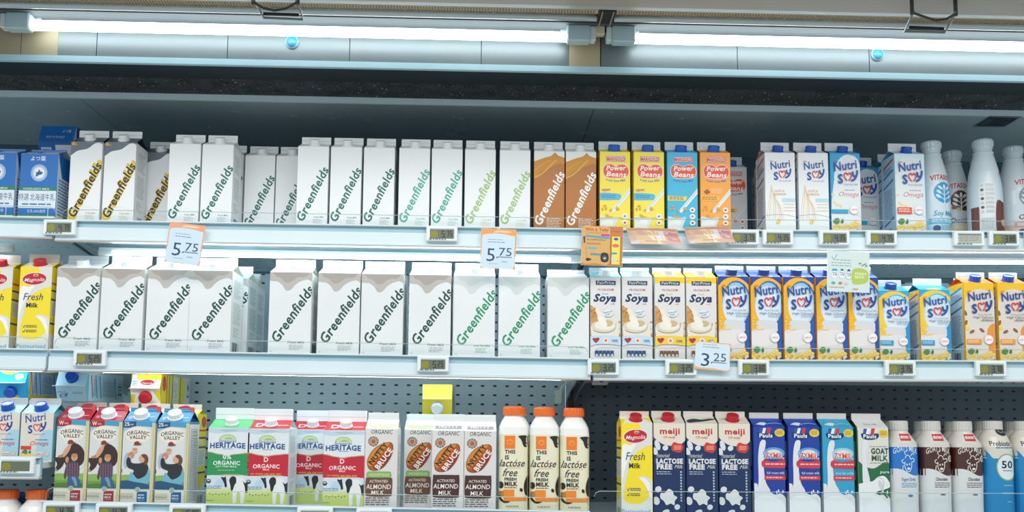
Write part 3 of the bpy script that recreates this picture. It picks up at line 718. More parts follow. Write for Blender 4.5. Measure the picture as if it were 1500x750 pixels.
def meiji():
    W, H = 7.1, 21.1
    a = Art(W, H, (370, 280, 548, 760), 1.0); a.fill('#16305c')
    a.blob([(355, 262), (560, 262), (556, 352), (530, 388), (490, 400), (440, 398), (400, 380), (368, 346)], '#e6dccb')
    a.text('meiji', 462, 338, 32, '#bf2f33', w=112, bold=.06, c=True); a.text('CP-meiji', 458, 362, 13, '#c4543f', w=66, bold=.04, c=True)
    for x, y, rx, ry in ((392, 398, 14, 28), (436, 412, 16, 14), (378, 430, 14, 20), (395, 630, 18, 16), (384, 690, 18, 22), (500, 722, 16, 14), (436, 748, 22, 12)): a.ell(x, y, rx, ry, '#dcdfe2', rot=20)
    a.blob([(470, 402), (484, 382), (508, 388), (530, 392), (538, 412), (520, 436), (496, 434), (474, 426)], '#cf3a2e', 4); a.lines(484, 400, 526, 424, 3, '#f0b8a8', .5, .1)
    a.text('Pasteurised', 386, 462, 22, '#dcdcd6', w=74, shear=.35); a.text('LACTOSE', 386, 494, 26, '#e9e6de', w=146, bold=.07, outline='#7f93ad', ow=.03); a.text('FREE', 388, 524, 26, '#e9e6de', w=84, bold=.07, outline='#7f93ad', ow=.03); a.text('Milk', 486, 520, 20, '#dcdcd6', w=48, shear=.4)
    a.lines(386, 536, 480, 558, 2, '#b9c4d2', .35, .2)
    for k in range(11): a.rect(518, 534 + 15 * k, 527, 543 + 15 * k, '#b9c4d2')
    a.blob([(408, 650), (430, 648), (452, 628), (476, 640), (480, 658), (500, 672), (486, 690), (484, 712), (462, 704), (440, 712), (424, 690), (406, 676)], '#e4e6e6')
    s = Art(7.1, H, (0, 0, 70, 195)); s.fill('#16305c'); s.blob([(-5, -5), (75, -5), (75, 34), (-5, 30)], '#e6dccb'); s.lines(8, 70, 60, 170, 20, '#8ea0bb', .35, .2); s.ell(20, 52, 8, 12, '#dcdfe2'); s.ell(50, 60, 9, 7, '#dcdfe2')
    ra = Art(7.1, 3.8, (0, 0, 70, 38)); ra.fill('#e2d9c9'); ra.lines(6, 12, 22, 24, 2, '#7f7a8a', .4, .1)
    rb = Art(7.1, 3.8, (0, 0, 70, 38)); rb.fill('#e2d9c9'); rb.blob([(4, 24), (20, 14), (40, 18), (66, 10), (68, 18), (44, 28), (20, 34), (6, 36)], '#2c3440'); rb.lines(44, 10, 66, 14, 1, '#2c3440')
    return a, s, '#e2d9c9', ra, rb

def pauls(kind):
    W, H = 7.1, 20.4
    a = Art(W, H, (92, 286, 266, 765), 1.0)
    bg, roof = dict(d=('#1c3f9e', '#1c44a6'), l=('#2f9fc8', '#3aa9cc'), g=('#dedcd4', '#dfe0da'))[kind]
    a.fill(bg)
    if kind == 'g':
        a.blob([(84, 490), (130, 500), (180, 510), (270, 488), (270, 780), (84, 780)], '#1f6b42'); a.rect(78, 300, 96, 520, '#1f6b42')
    # flag, name plate, seal
    a.poly([(128, 292), (148, 292), (140, 322), (124, 322)], '#2a55a8'); a.poly([(148, 292), (164, 292), (156, 322), (140, 322)], '#eef0f2'); a.poly([(172, 290), (192, 290), (184, 324), (166, 324)], '#c93a44')
    a.blob([(116, 318), (160, 324), (208, 318), (206, 344), (164, 354), (122, 346)], '#14305f', 4); a.text('Pauls', 162, 344, 22, '#e9edf2', w=72, bold=.05, c=True, rot=0)
    a.ell(238, 318, 28, 22, '#e9c53c'); a.lines(220, 308, 254, 330, 3, '#8a6d1f', .4, 0)
    # pour of milk
    a.blob([(132, 366), (160, 366), (150, 440), (148, 520), (158, 590), (180, 640), (120, 640), (118, 560), (118, 440)] if kind != 'g' else [(120, 366), (150, 366), (140, 430), (142, 500), (156, 590), (120, 600), (116, 500)], '#e2e4e6')
    a.blob([(84, 612), (110, 600), (120, 628), (150, 600), (180, 640), (210, 656), (240, 650), (270, 690), (270, 790), (84, 790)], '#dfe2e4'); a.blob([(90, 690), (150, 660), (230, 680), (262, 740), (180, 770), (90, 770)], '#eef0f1')
    for x, y in ((104, 604), (124, 606), (250, 640), (226, 636), (216, 644)): a.ell(x, y, 4, 9, '#e9ecee')
    if kind != 'g':
        a.ell(204, 430, 60, 32, '#5aa0dc' if kind == 'd' else '#8fd0e6'); a.ell(204, 430, 40, 20, '#e8dcd6'); a.text('ZYMIL', 204, 460, 34, '#d8452c', w=104, bold=.025, c=True, outline='#f1e6e0', ow=.03)
        a.blob([(142, 470), (200, 476), (272, 468), (272, 508), (200, 512), (142, 506)], '#cf3a44'); a.lines(156, 486, 262, 500, 1, '#f0c8c4', .5, 0)
        a.text('full cream milk' if kind == 'd' else 'low fat milk', 212, 544, 14, '#cfe0f2', w=98, bold=.02, c=True); a.rect(150, 552, 272, 576, '#cf3a44'); a.lines(160, 560, 250, 572, 1, '#f0c8c4', .5, 0)
    else:
        a.lines(160, 388, 258, 396, 1, '#8d948c', .4, 0); a.text('GOAT', 214, 430, 32, '#274f3a', w=96, bold=.06, c=True); a.text('MILK', 214, 468, 32, '#274f3a', w=90, bold=.03, c=True); a.lines(160, 478, 258, 486, 1, '#8d948c', .4, 0)
        a.text('pure', 214, 536, 16, '#dfe8dd', w=50, bold=.03)
        a.blob([(84, 610), (120, 588), (170, 580), (200, 556), (236, 552), (262, 584), (266, 610), (230, 626), (190, 640), (140, 700), (84, 700)], '#e9ebea'); a.ell(214, 602, 12, 28, '#cfd3d1', rot=15); a.curve([(196, 560), (220, 566), (232, 590), (224, 622)], 3, '#a8afaa'); a.curve([(200, 640), (232, 650), (250, 670)], 8, '#1f5a3a')
    s = Art(7.1, H, (0, 0, 70, 195)); s.fill(bg if kind != 'g' else '#1f6b42'); s.rect(14, 30, 56, 84, '#e4e6e6'); s.lines(17, 34, 53, 82, 12, '#7d8a90', .4, .2); s.rect(14, 92, 56, 112, '#e4e6e6'); s.barcode(18, 94, 52, 110); s.blob([(-4, 140), (30, 150), (74, 138), (74, 198), (-4, 198)], '#dfe2e4')
    ra = Art(7.1, 3.8, (0, 0, 70, 38)); ra.fill(roof)
    if kind != 'g': ra.poly([(8, 26), (24, 14), (34, 20), (26, 32)], '#dbe4ea'); ra.curve([(30, 26), (50, 20), (66, 24)], 2, '#a9c8e4')
    else: ra.text('Goat milk', 35, 26, 9, '#4a5f78', w=30, c=True)
    return a, s, roof, ra

def hokkaido():
    W, H = 8.3, 16.6
    a = Art(W, H, (118, 195, 386, 630), 2.2); a.fill('#1a70bf')
    a.text('よつ葉', 244, 242, 26, '#dbe8f2', w=106, bold=.03, c=True); a.ell(254, 328, 58, 58, '#d5e3ec'); a.ell(254, 328, 54, 54, '#1a70bf'); a.ell(254, 328, 50, 50, '#d5e3ec'); a.ell(254, 328, 37, 37, '#eef3f5')
    for k in range(24): a.ell(254 + 43 * math.cos(k * .2618), 328 + 43 * math.sin(k * .2618), 2.6, 2.6, '#1a70bf', n=6)
    a.blob([(232, 352), (236, 334), (228, 326), (246, 324), (254, 304), (262, 318), (282, 326), (266, 340), (252, 342), (244, 350)], '#1b5e9e', 4)
    a.rect(100, 426, 400, 452, '#1d8265'); a.text('HOKKAIDO MILK', 244, 446, 14, '#cfe6dc', w=186, bold=.03, c=True); a.rect(100, 452, 400, 572, '#dfeaf0')
    a.text('特選', 122, 516, 38, '#1d4d86', w=70, bold=.0); a.text('北海道牛乳', 202, 516, 38, '#1d4d86', w=174, bold=.0); a.lines(148, 540, 360, 554, 1, '#4a78a8', .7, 0)
    a.rect(100, 572, 400, 612, '#1a70bf'); a.rect(100, 612, 400, 626, '#1d8265'); a.text('生乳100%使用', 186, 602, 18, '#cfe0ee', w=128); a.rect(332, 572, 336, 626, '#dfeaf0'); a.rect(100, 626, 400, 660, '#dfeaf0')
    s = Art(8.3, H, (0, 0, 70, 195)); s.fill('#1a70bf'); s.poly([(0, 0), (60, 195), (0, 195)], '#e4eef2'); s.rect(0, 60, 58, 172, '#dfeaf0'); s.lines(6, 66, 52, 166, 12, '#4f86b8', .5, .2); s.barcode(30, 172, 60, 192)
    ra = Art(8.3, 4.4, (0, 0, 83, 44)); ra.fill('#1a70bf'); ra.rect(6, 14, 30, 36, '#dfeaf0'); ra.lines(8, 18, 28, 34, 2, '#5a86b0', .5); ra.rect(40, 8, 78, 38, '#e4ecf0')
    return a, s, ra

def lying_art(kind):
    pass

# bottles
def lactose_art():
    a = Art(6.4, 16.4, (58, 205, 238, 660), 1.0)
    a.rect(92, 220, 158, 296, '#ef7d22'); a.ell(126, 256, 20, 16, '#f19a52'); a.ell(126, 258, 13, 9, '#ef7d22')
    a.blob([(178, 222), (234, 222), (234, 280), (212, 282), (196, 244)], '#26201f', 4)
    a.text('THIS', 94, 324, 22, '#2b2726', w=66, bold=.06); a.text('IS', 96, 358, 24, '#2b2726', w=24, bold=.06)
    a.text('lactóse', 60, 400, 44, '#2b2726', w=160, shear=.4, bold=.01); a.rect(108, 404, 196, 410, '#eec59c'); a.text('free', 82, 456, 46, '#2b2726', w=92, shear=.4, bold=.01)
    a.text('FRESH', 94, 482, 18, '#2b2726', w=74, bold=.06); a.text('MILK', 94, 512, 24, '#2b2726', w=80, bold=.07); a.lines(94, 520, 180, 530, 1, '#6b6460', .5)
    a.ell(72, 508, 16, 20, '#26201f'); a.blob([(214, 520), (222, 480), (240, 458), (240, 562), (222, 560)], '#26201f', 4); a.ell(198, 536, 9, 12, '#26201f', rot=30)
    a.blob([(56, 560), (90, 598), (130, 602), (100, 612), (66, 596)], '#26201f', 4); a.poly([(56, 546), (100, 536), (104, 572), (62, 582)], '#c98f4a'); a.lines(62, 548, 98, 574, 3, '#7a5730', .4, 0)
    a.rect(90, 534, 154, 600, '#ef8a24'); a.rect(150, 576, 232, 600, '#ef8a24'); a.lines(104, 626, 200, 640, 1, '#b4aa9a', .6, .2)
    return a
def goat_art(brown):
    a = Art(7.2, 20, (448, 370, 625, 750), 1.0)
    ink = '#e6dcd2' if brown else '#d6e6f2'
    o = -10
    a.rect(524 + o, 420, 584 + o, 448, '#c4303c'); a.lines(528 + o, 428, 580 + o, 442, 1, '#efc9c6', .8, 0)
    a.text("GOAT'S MILK", 536, 490, 24, ink, w=132, bold=.02, c=True, arc=14)
    c = ink
    for q in ([(530, 520), (540, 508), (556, 512), (560, 524)], [(524, 524), (512, 530), (520, 540), (530, 536)], [(560, 524), (576, 520), (582, 530), (568, 536)], [(530, 536), (528, 556), (540, 572), (556, 572), (566, 552), (566, 534)], [(520, 548), (516, 566), (522, 586)], [(562, 510), (572, 500), (580, 506)], [(534, 506), (528, 494), (540, 492)]): a.curve(q, 4, c)
    a.ell(540, 546, 4, 4, c); a.ell(554, 544, 4, 4, c); a.ell(548, 562, 9, 5, c)
    if brown:
        a.ell(602, 520, 16, 14, '#cbbfb6'); a.line([(592, 512), (612, 528)], 3, '#8a6a5c'); a.line([(592, 528), (612, 512)], 3, '#8a6a5c')
        a.text('Chocolate', 548, 610, 14, '#5b4038', w=66, bold=.02, shear=.25, c=True); a.lines(508, 618, 598, 642, 3, '#7a655c', .4, .1); a.lines(540, 664, 576, 672, 1, '#4b3a34', .6)
    else: a.text('Yogurt Drink', 548, 612, 14, '#2a86b8', w=80, bold=.02, shear=.25, c=True); a.lines(508, 620, 598, 642, 3, '#5aa0c4', .4, .1); a.ell(556, 672, 14, 5, '#2a86b8')
    return a
def probiotic_art():
    a = Art(7.0, 20, (640, 300, 805, 750), 1.0)
    a.blob([(632, 448), (680, 480), (730, 520), (770, 500), (812, 452), (812, 760), (632, 760)], '#1f86bf'); a.rect(632, 560, 812, 760, '#1f86bf')
    a.blob([(712, 300), (740, 296), (772, 330), (772, 356), (746, 366), (716, 356), (708, 330)], '#2c2c34', 4); a.curve([(722, 340), (738, 350), (756, 340), (744, 322), (726, 326)], 4, '#8f9096')
    a.text('Probiotic', 722, 414, 24, '#3a3c44', w=112, bold=.035, c=True); a.lines(692, 420, 794, 430, 1, '#5a8ab0', .6, 0)
    a.ell(748, 518, 60, 66, '#8fae6a'); a.ell(748, 518, 54, 60, '#dfe8e8'); a.text('50', 748, 522, 36, '#1c3350', w=62, bold=.05, c=True); a.lines(724, 532, 774, 540, 1, '#5a6a7a', .6, 0)
    a.lines(724, 604, 776, 612, 1, '#9cc8e2', .5, 0); a.lines(716, 640, 786, 654, 1, '#9cc8e2', .5, 0); a.lines(740, 682, 770, 690, 1, '#9cc8e2', .5, 0)
    return a
def plant_logo(a, cx, cy, s, col, ink='#dfe8ec'):
    a.ell(cx, cy, s, s * 1.05, col); a.curve([(cx, cy + s * 1.1), (cx, cy - .2 * s)], .12 * s, ink)
    for g in (-1, 1):
        for y, k in ((.55, .62), (.12, .55), (-.3, .42)):
            a.curve([(cx, cy + y * s + .2 * s), (cx + g * k * .7 * s, cy + (y - .1) * s)], .07 * s, ink); a.ell(cx + g * k * s, cy + (y - .18) * s, .27 * s, .13 * s, ink, rot=g * 38, n=14)
    a.ell(cx, cy - .55 * s, .14 * s, .28 * s, ink, n=14)
def vita_art(kind):
    a = Art(8.0, 20.5, (0, 0, 80, 205), 1.2)
    col = dict(b='#2aa2d4', c='#54302c', s='#8a9aa0')[kind]
    a.text('VITASOY', 40, 74, 12, '#c8323e', w=52, bold=.05, c=True, arc=3, shear=.15)
    plant_logo(a, 40, 105, 23, col)
    if kind == 'c': [a.ell(x, y, 5, 4, c) for x, y, c in ((24, 122, '#7a4032'), (33, 126, '#e2c27a'), (48, 126, '#5a3026'), (56, 121, '#7a4032'))]
    a.text(dict(b='Soy Milk', c='Chocolate', s='Original')[kind], 40, 158, 12, '#2f9cc4' if kind == 'b' else '#5b3a34', w=50, shear=.2, bold=.01, c=True)
    a.rect(8, 164, 72, 176, dict(b='#6fbfe0', c='#e8d7a2', s='#c9a2a0')[kind]); a.lines(12, 167, 68, 174, 2, '#e8f0f2', .4, .2)
    a.lines(30, 180, 70, 196, 4, '#7d9aae', .35, .3); a.blob([(14, 184), (20, 180), (28, 184), (26, 192), (16, 192)], '#2b4f7d', 4)
    return a
def vita_back():
    a = Art(8.0, 20.5, (0, 0, 80, 205), 1.2)
    a.rect(12, 85, 44, 196, '#e2e7e8')
    for k in range(7): a.ell(17, 92 + 10 * k, 3, 3.4, ('#c8ced0', '#4b4f58')[k % 2], n=12); a.lines(23, 89 + 10 * k, 42, 96 + 10 * k, 3, '#98a2a8', .35, .2)
    a.rect(13, 165, 43, 194, '#d3d8d9'); a.lines(15, 168, 41, 192, 8, '#8e989e', .35, .2)
    a.blob([(46, 132), (66, 130), (82, 134), (82, 210), (46, 210)], '#6b4038'); a.ell(66, 176, 9, 8, '#d8b98a'); a.text('V', 60, 72, 14, '#c8323e', bold=.05)
    a.rect(0, 140, 11, 205, '#7a5048')
    return a

# ------------------------------------------------------------------ the chiller: shelves
RY = -0.035                         # plane of the price rails
XA, XB = -1.19, 0.165               # module joints (metres) - refined from the rails below
XL, XR = -1.75, 1.75
LIPS = {1: dict(A=((-100, 314), (62, 318)), B=((80, 321.5), (868, 335)), C=((868, 335.3), (1500, 338.7))),
        2: dict(A=((-100, 508), (62, 511)), B=((62, 511), (868, 524.7)), C=((868, 525.6), (1500, 528.2))),
        3: dict(A=((-100, 667), (76, 669)), B=((78, 733.5), (866, 749)), C=((868, 757), (1500, 760)))}
HID = {(r, m): {1: 1.4, 2: .9, 3: {'A': 1.3, 'B': 1.75, 'C': .7}[m]}[r] for r in (1, 2, 3) for m in 'ABC'}
JX = {'A': (XL, P(70, 500, RY).x), 'B': (P(72, 500, RY).x, P(866, 500, RY).x), 'C': (P(868, 500, RY).x, XR)}
def lip_z(row, mod, x):
    (a, ya), (b, yb) = LIPS[row][mod]
    p, q = P(a, ya, RY), P(b, yb, RY)
    return p.z + (q.z - p.z) * (x - p.x) / (q.x - p.x)
def module(x): return 'A' if x < JX['A'][1] else ('B' if x < JX['B'][1] else 'C')
def surf(row, x, mod=None):
    mod = mod or module(x); return lip_z(row, mod, x) - HID[row, mod] * .01

WHT = mat('#dfe9ec', .35, kind='paint'); RAIL = mat('#e0f0f4', .3, kind='paint'); CHAN = mat('#a5cad6', .4, kind='paint'); DK = mat('#14181c', .5, kind='paint')
EDGE = mat('#b9b0a8', .35, kind='paint'); STEEL = mat('#a9bcc2', .35, .4, kind='paint')
def holes_mat(name, base, hole, ax=2, px=.0335, pz=.0250):
    m = bpy.data.materials.new(name); m.use_nodes = True; nt = m.node_tree; b = nt.nodes['Principled BSDF']; L = nt.links
    tc = nt.nodes.new('ShaderNodeTexCoord'); sp = nt.nodes.new('ShaderNodeSeparateXYZ'); L.new(tc.outputs['Object'], sp.inputs[0])
    def M(op, a, b_=None, c=None):
        n = nt.nodes.new('ShaderNodeMath'); n.operation = op
        for i, v in enumerate((a, b_, c)):
            if v is None: continue
            if isinstance(v, (int, float)): n.inputs[i].default_value = v
            else: L.new(v, n.inputs[i])
        return n.outputs[0]
    def cell(o, s): return M('SUBTRACT', M('FRACT', M('DIVIDE', M('ADD', o, 10.0), s)), .5)
    fx = M('MULTIPLY', cell(sp.outputs[0], px), px); fz = M('MULTIPLY', cell(sp.outputs[ax], pz), pz)
    d = M('ADD', M('POWER', M('ABSOLUTE', M('DIVIDE', fx, .0052)), 3.0), M('POWER', M('ABSOLUTE', M('DIVIDE', fz, .0028)), 3.0))
    inside = M('LESS_THAN', d, 1.0)
    n = nt.nodes.new('ShaderNodeTexNoise'); n.inputs['Scale'].default_value = 5; L.new(tc.outputs['Object'], n.inputs['Vector'])
    m1 = nt.nodes.new('ShaderNodeMixRGB'); m1.blend_type = 'MULTIPLY'; m1.inputs[0].default_value = .15; m1.inputs[1].default_value = lin(base); L.new(n.outputs['Fac'], m1.inputs[2])
    m2 = nt.nodes.new('ShaderNodeMixRGB'); L.new(inside, m2.inputs[0]); L.new(m1.outputs[0], m2.inputs[1]); m2.inputs[2].default_value = lin(hole)
    L.new(m2.outputs[0], b.inputs['Base Color']); b.inputs['Roughness'].default_value = .45
    return m
PERF = holes_mat('perforated_underside', '#b9d0d8', '#31454f', 1, .0335, .11)
where = {('A', 1): 'top shelf under the blue Japanese cartons', ('B', 1): 'top shelf under the slanted-lettered cartons', ('C', 1): 'top shelf under the bean milk cartons',
         ('A', 2): 'middle shelf under the yellow milk cartons', ('B', 2): 'middle shelf under the large white cartons', ('C', 2): 'middle shelf under the blue-yellow soy cartons',
         ('A', 3): 'raised shelf under the small soy cartons', ('B', 3): 'lower shelf under the cow picture cartons', ('C', 3): 'unlit lower shelf under the navy cartons'}
def holes_mat(name, base, hole, ax=2, px=.0335, pz=.0250):
    m = bpy.data.materials.new(name); m.use_nodes = True; nt = m.node_tree; b = nt.nodes['Principled BSDF']; L = nt.links
    tc = nt.nodes.new('ShaderNodeTexCoord'); sp = nt.nodes.new('ShaderNodeSeparateXYZ'); L.new(tc.outputs['Object'], sp.inputs[0])
    def M(op, a, b_=None, c=None):
        n = nt.nodes.new('ShaderNodeMath'); n.operation = op
        for i, v in enumerate((a, b_, c)):
            if v is None: continue
            if isinstance(v, (int, float)): n.inputs[i].default_value = v
            else: L.new(v, n.inputs[i])
        return n.outputs[0]
    def cell(o, s): return M('SUBTRACT', M('FRACT', M('DIVIDE', M('ADD', o, 10.0), s)), .5)
    fx = M('MULTIPLY', cell(sp.outputs[0], px), px); fz = M('MULTIPLY', cell(sp.outputs[ax], pz), pz)
    d = M('ADD', M('POWER', M('ABSOLUTE', M('DIVIDE', fx, .0052)), 3.0), M('POWER', M('ABSOLUTE', M('DIVIDE', fz, .0028)), 3.0))
    inside = M('LESS_THAN', d, 1.0)
    n = nt.nodes.new('ShaderNodeTexNoise'); n.inputs['Scale'].default_value = 5; L.new(tc.outputs['Object'], n.inputs['Vector'])
    m1 = nt.nodes.new('ShaderNodeMixRGB'); m1.blend_type = 'MULTIPLY'; m1.inputs[0].default_value = .15; m1.inputs[1].default_value = lin(base); L.new(n.outputs['Fac'], m1.inputs[2])
    m2 = nt.nodes.new('ShaderNodeMixRGB'); L.new(inside, m2.inputs[0]); L.new(m1.outputs[0], m2.inputs[1]); m2.inputs[2].default_value = lin(hole)
    L.new(m2.outputs[0], b.inputs['Base Color']); b.inputs['Roughness'].default_value = .45
    return m
PERF = holes_mat('perforated_underside', '#b9d0d8', '#31454f', 1, .0335, .11)
for row in (1, 2, 3):
    for mod in 'ABC':
        x0, x1 = JX[mod]; root = empty('display_shelf'); z0, z1 = lip_z(row, mod, x0), lip_z(row, mod, x1)
        slope = (z1 - z0) / (x1 - x0); h = HID[row, mod] * .01
        def sheared(mb):
            mb.v = [(x, y, z + z0 + slope * (x - x0)) for x, y, z in mb.v]
        x0g, x1g = x0 + .0015, x1 - .0015
        d = MB(); d.box((x0g, -.024, -h - .012), (x1g, .455, -h), WHT); sheared(d); d.build('shelf_deck', root); d = MB(); d.box((x0g + .004, -.018, -h - .0135), (x1g - .004, .45, -h - .0122), PERF); sheared(d); d.build('perforated_underside', root)
        rw = where[(mod, row)].replace(',', '').replace('long ', ''); r = MB(); r.box((x0g, RY - .004, -.0035), (x1g, -.024, 0), WHT, .001)
        r.box((x0g, -.030, -.044), (x1g, -.024, -.0035), CHAN)
        r.box((x0g, RY - .001, -.042), (x1g, -.030, -.0165), RAIL)
        r.box((x0g, RY - .005, -.0465), (x1g, -.024, -.0425), WHT, .001); r.box((x0g, RY - .004, -.0485), (x1g, -.024, -.0465), EDGE)
        sheared(r); tag(r.build('price_rail'), 'white price rail of the ' + rw, 'rail', 'price rails')
        if not (row == 3 and mod == 'A'):
            g = MB(); up = .026; rr = .012
            xs0, xs1 = x0g + .004, x1g - .004
            pts = [(xs0, -.004), (xs1, -.004), (xs1, up - rr), (xs1 - rr * .3, up - rr * .3), (xs1 - rr, up), (xs0 + rr, up), (xs0 + rr * .3, up - rr * .3), (xs0, up - rr)]
            if row == 3 and mod == 'C': pts = [(x, z + (.028 if z > 0 else 0)) for x, z in pts]
            n = len(pts); vs = [(x, -.022, z) for x, z in pts] + [(x, -.0200, z) for x, z in pts]
            g.faces(vs, [tuple(range(n)), tuple(range(n, 2 * n))[::-1]] + [(i, n + i, n + (i + 1) % n, (i + 1) % n) for i in range(n)], acrylic())
            ew = [(x, -.021, z) for x, z in pts[2:]]
            g.tube(ew, .0007, mat('#c3d2d6', .2, kind='plastic'), 4)
            sheared(g); tag(g.build('front_guard'), 'clear front guard on the ' + where[(mod, row)].replace(',', '').replace('long ', ''), 'guard', 'clear front guards')
        # brackets under the deck
        for xx, sd_ in ((x0 + .006, 'near end'), (x1 - .012, 'far end')):
            b = MB()
            if abs(xx) > 1.6: continue
            vs = [(xx, .02, -h - .012), (xx, .45, -h - .012), (xx, .45, -h - .075), (xx, .34, -h - .05), (xx, .05, -h - .018)]
            vs += [(x + .004, y, z) for x, y, z in vs]
            b.faces(vs, [(0, 1, 2, 3, 4), (9, 8, 7, 6, 5)] + [(i, i + 5, (i + 1) % 5 + 5, (i + 1) % 5) for i in range(5)], STEEL)
            sheared(b); tag(b.build('shelf_bracket'), 'steel bracket, %s of the %s' % ('left end' if sd_[0] == 'n' else 'right end', where[(mod, row)].replace(',', '').replace('long ', '')), 'bracket', 'shelf brackets')
        if row in (1,) or (row == 2 and mod in 'AB'):
            # strip light fixed under the front of the deck
            pass
        tag(root, ('white metal ' + where[(mod, row)]).replace(',', ''), 'shelf', 'chiller shelves')

def striplight(row, mod, x0, x1, label, strength, zoff, ys=.012, rad=.0065):
    root = empty('strip_light'); t = MB(); z = lambda x: lip_z(row, mod, x) + zoff
    t.tube([(x0 + .03, ys, z(x0)), (x1 - .03, ys, z(x1))], rad, mat('#e9f8ff', .3, emit=strength, kind='lamp'), 12); t.build('lit_tube', root)
    for a, b in ((x0, x0 + .03), (x1 - .03, x1)): hmb = MB(); hmb.tube([(a, ys, z(a)), (b, ys, z(b))], rad * 1.35, mat('#dfe6e2', .4, kind='plastic'), 12); hmb.build('end_cap', root)
    f = MB(); zt = lambda x: z(x) + rad * 1.2
    vs = [(x, y, zt(x) + dz) for x in (x0, x1) for y in (ys - .003, ys + .006) for dz in (0, .006)]
    f.faces(vs, [(0, 1, 3, 2), (4, 6, 7, 5), (0, 4, 5, 1), (2, 3, 7, 6), (0, 2, 6, 4), (1, 5, 7, 3)], WHT); f.build('light_housing', root)
    tag(root, label, 'light')
striplight(1, 'B', P(140, 365, .01).x, JX['B'][1] - .01, 'lit fluorescent strip under the top shelf above the large white cartons', 20.0, -.0605, .03, .005)
striplight(1, 'C', JX['C'][0] + .01, 1.6, 'lit fluorescent strip under the top shelf above the soy milk cartons', 22.0, -.0605, .03, .0038)
striplight(1, 'A', -1.6, P(12, 365, .01).x, 'lit fluorescent strip under the top shelf at the bay of blue cartons', 20.0, -.0600, .03, .005)
striplight(2, 'B', JX['B'][0] + .05, JX['B'][1] - .03, 'lit fluorescent strip under the middle shelf above the red and green cartons', 13.0, -.038, .06)
striplight(2, 'A', -1.6, JX['A'][1] - .02, 'lit fluorescent strip under the middle shelf above the small soy cartons', 11.0, -.038, .06)

# ------------------------------------------------------------------ back panels
ZC = EYE + .855
ZG = EYE + .770
BY = .465
zmid = lip_z(1, 'B', 0) - .03
def panel(name, x0, x1, z0, z1, m, y=BY, th=.012):
    b = MB(); b.box((x0, y, z0), (x1, y + th, z1), m); return struct(b.build(name))
hm = holes_mat('perforated_steel', '#bed3da', '#1c2830'); hm_shaded = holes_mat('perforated_shaded_steel', '#66757d', '#0c1116')  # second is the same steel, with the unlit bay's shade in its colour
zlow = .62
z2 = lip_z(2, 'B', 0) - .03
panel('wall_back', JX['A'][0], JX['A'][1] - .002, zlow, zmid, hm)
panel('wall_back', JX['B'][0] + .002, JX['B'][1] - .012, zlow, zmid, hm)
panel('wall_back', JX['C'][0] + .004, XR, zlow, z2, hm_shaded)
panel('wall_back', JX['C'][0] + .004, XR, z2, zmid, hm)
up = mat('#4c6a74', .3, .3, kind='paint')
panel('wall_back', XL, XR, zmid, ZC, DK, BY + .004, .006)
for x0, x1 in ((XL, P(128, 170, BY).x), (P(129.5, 170, BY).x, P(869, 170, BY).x), (P(870.5, 170, BY).x, XR)): panel('wall_back', x0, x1, zmid, ZC, up, BY - .01)
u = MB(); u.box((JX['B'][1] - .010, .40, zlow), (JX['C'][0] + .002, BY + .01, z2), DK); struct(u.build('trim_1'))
for sx, nm in ((-1, 'wall_left'), (1, 'wall_right')):
    b = MB(); xx = sx * 1.78; b.box((min(xx, xx + sx * .03), -.2, .2), (max(xx, xx + sx * .03), BY + .03, ZC + .12), WHT); struct(b.build(nm))
b = MB(); b.box((-3.5, -4.5, -.05), (3.5, .6, 0), mat('#b9b4aa', .3, kind='paint')); struct(b.build('floor'))
b = MB(); b.box((XL, -.15, .15), (XR, BY, zlow - .0), mat('#c9d6da', .4, kind='paint')); b.box((XL, -.18, 0), (XR, BY, .15), DK); struct(b.build('trim_2'))
b = MB(); b.box((XL, -.02, zlow), (XR, .46, zlow + .01), WHT); struct(b.build('trim_3'))

# ------------------------------------------------------------------ canopy
yy = lambda p: PZ(750, p, ZC).y
yg = lambda p: PZ(750, p, ZG).y
YV = yg(104)                        # plane of the upright reflector
def strip(name, p0, p1, m, z0=0.0, z1=.02, kind=True, x0=XL, x1=XR):
    b = MB(); a, c = yy(p0), yy(p1); b.box((x0, min(a, c), ZC + z0), (x1, max(a, c), ZC + z1), m); o = b.build(name)
    return struct(o) if kind else o
def slab(name, y0, y1, z0, z1, m, x0=XL, x1=XR):
    b = MB(); b.box((x0, y0, z0), (x1, y1, z1), m); return struct(b.build(name))
slab('ceiling', yy(-60), YV + .004, ZC + .02, ZC + .14, mat('#8d9496', .4, kind='paint'))
strip('trim_4', -60, -2, mat('#b5ada2', .5, kind='paint'), -.012, .02)
strip('trim_5', -1.5, 7, mat('#c3cbcd', .35, .3, kind='paint'), -.006, .02)
strip('trim_6', 26, 31, DK, .004, .02)
slab('trim_7', yy(31), YV + .003, ZC, ZC + .02, mat('#596163', .6, kind='paint'))
# upright reflector: thin metal sheets behind the tubes, store reflections painted on in beige
refl = mat('#7f8a8c', .35, .25, kind='paint')
seams = [-60, 30, 141, 333, 512, 705, 880, 1080, 1273, 1600]
beige_reflection = mat('#b3a688', .5, kind='paint'); zr0 = P(750, 96, YV).z; zr1 = ZC
for i in range(len(seams) - 1):
    xa = P(seams[i], 80, YV).x + .0008; xb = P(seams[i + 1], 80, YV).x - .0008
    if i == 5: xb = P(833, 80, YV).x
    slab('trim_%d' % (20 + i), YV, YV + .004, zr0, zr1, refl if i else beige_reflection, max(XL, xa), min(XR, xb))  # first sheet takes the colour of the store reflected in it
slab('trim_30', YV - .0005, YV + .004, zr0, zr1, mat('#c2b48e', .5, kind='paint'), P(833.5, 80, YV).x, P(879, 80, YV).x)  # warm reflection at the tube gap, painted as a thin panel
slab('trim_33', YV - .0006, YV + .004, zr0, zr1, beige_reflection, P(30.5, 80, YV).x, P(84, 80, YV).x)  # rest of the left-end store reflection, painted as a panel
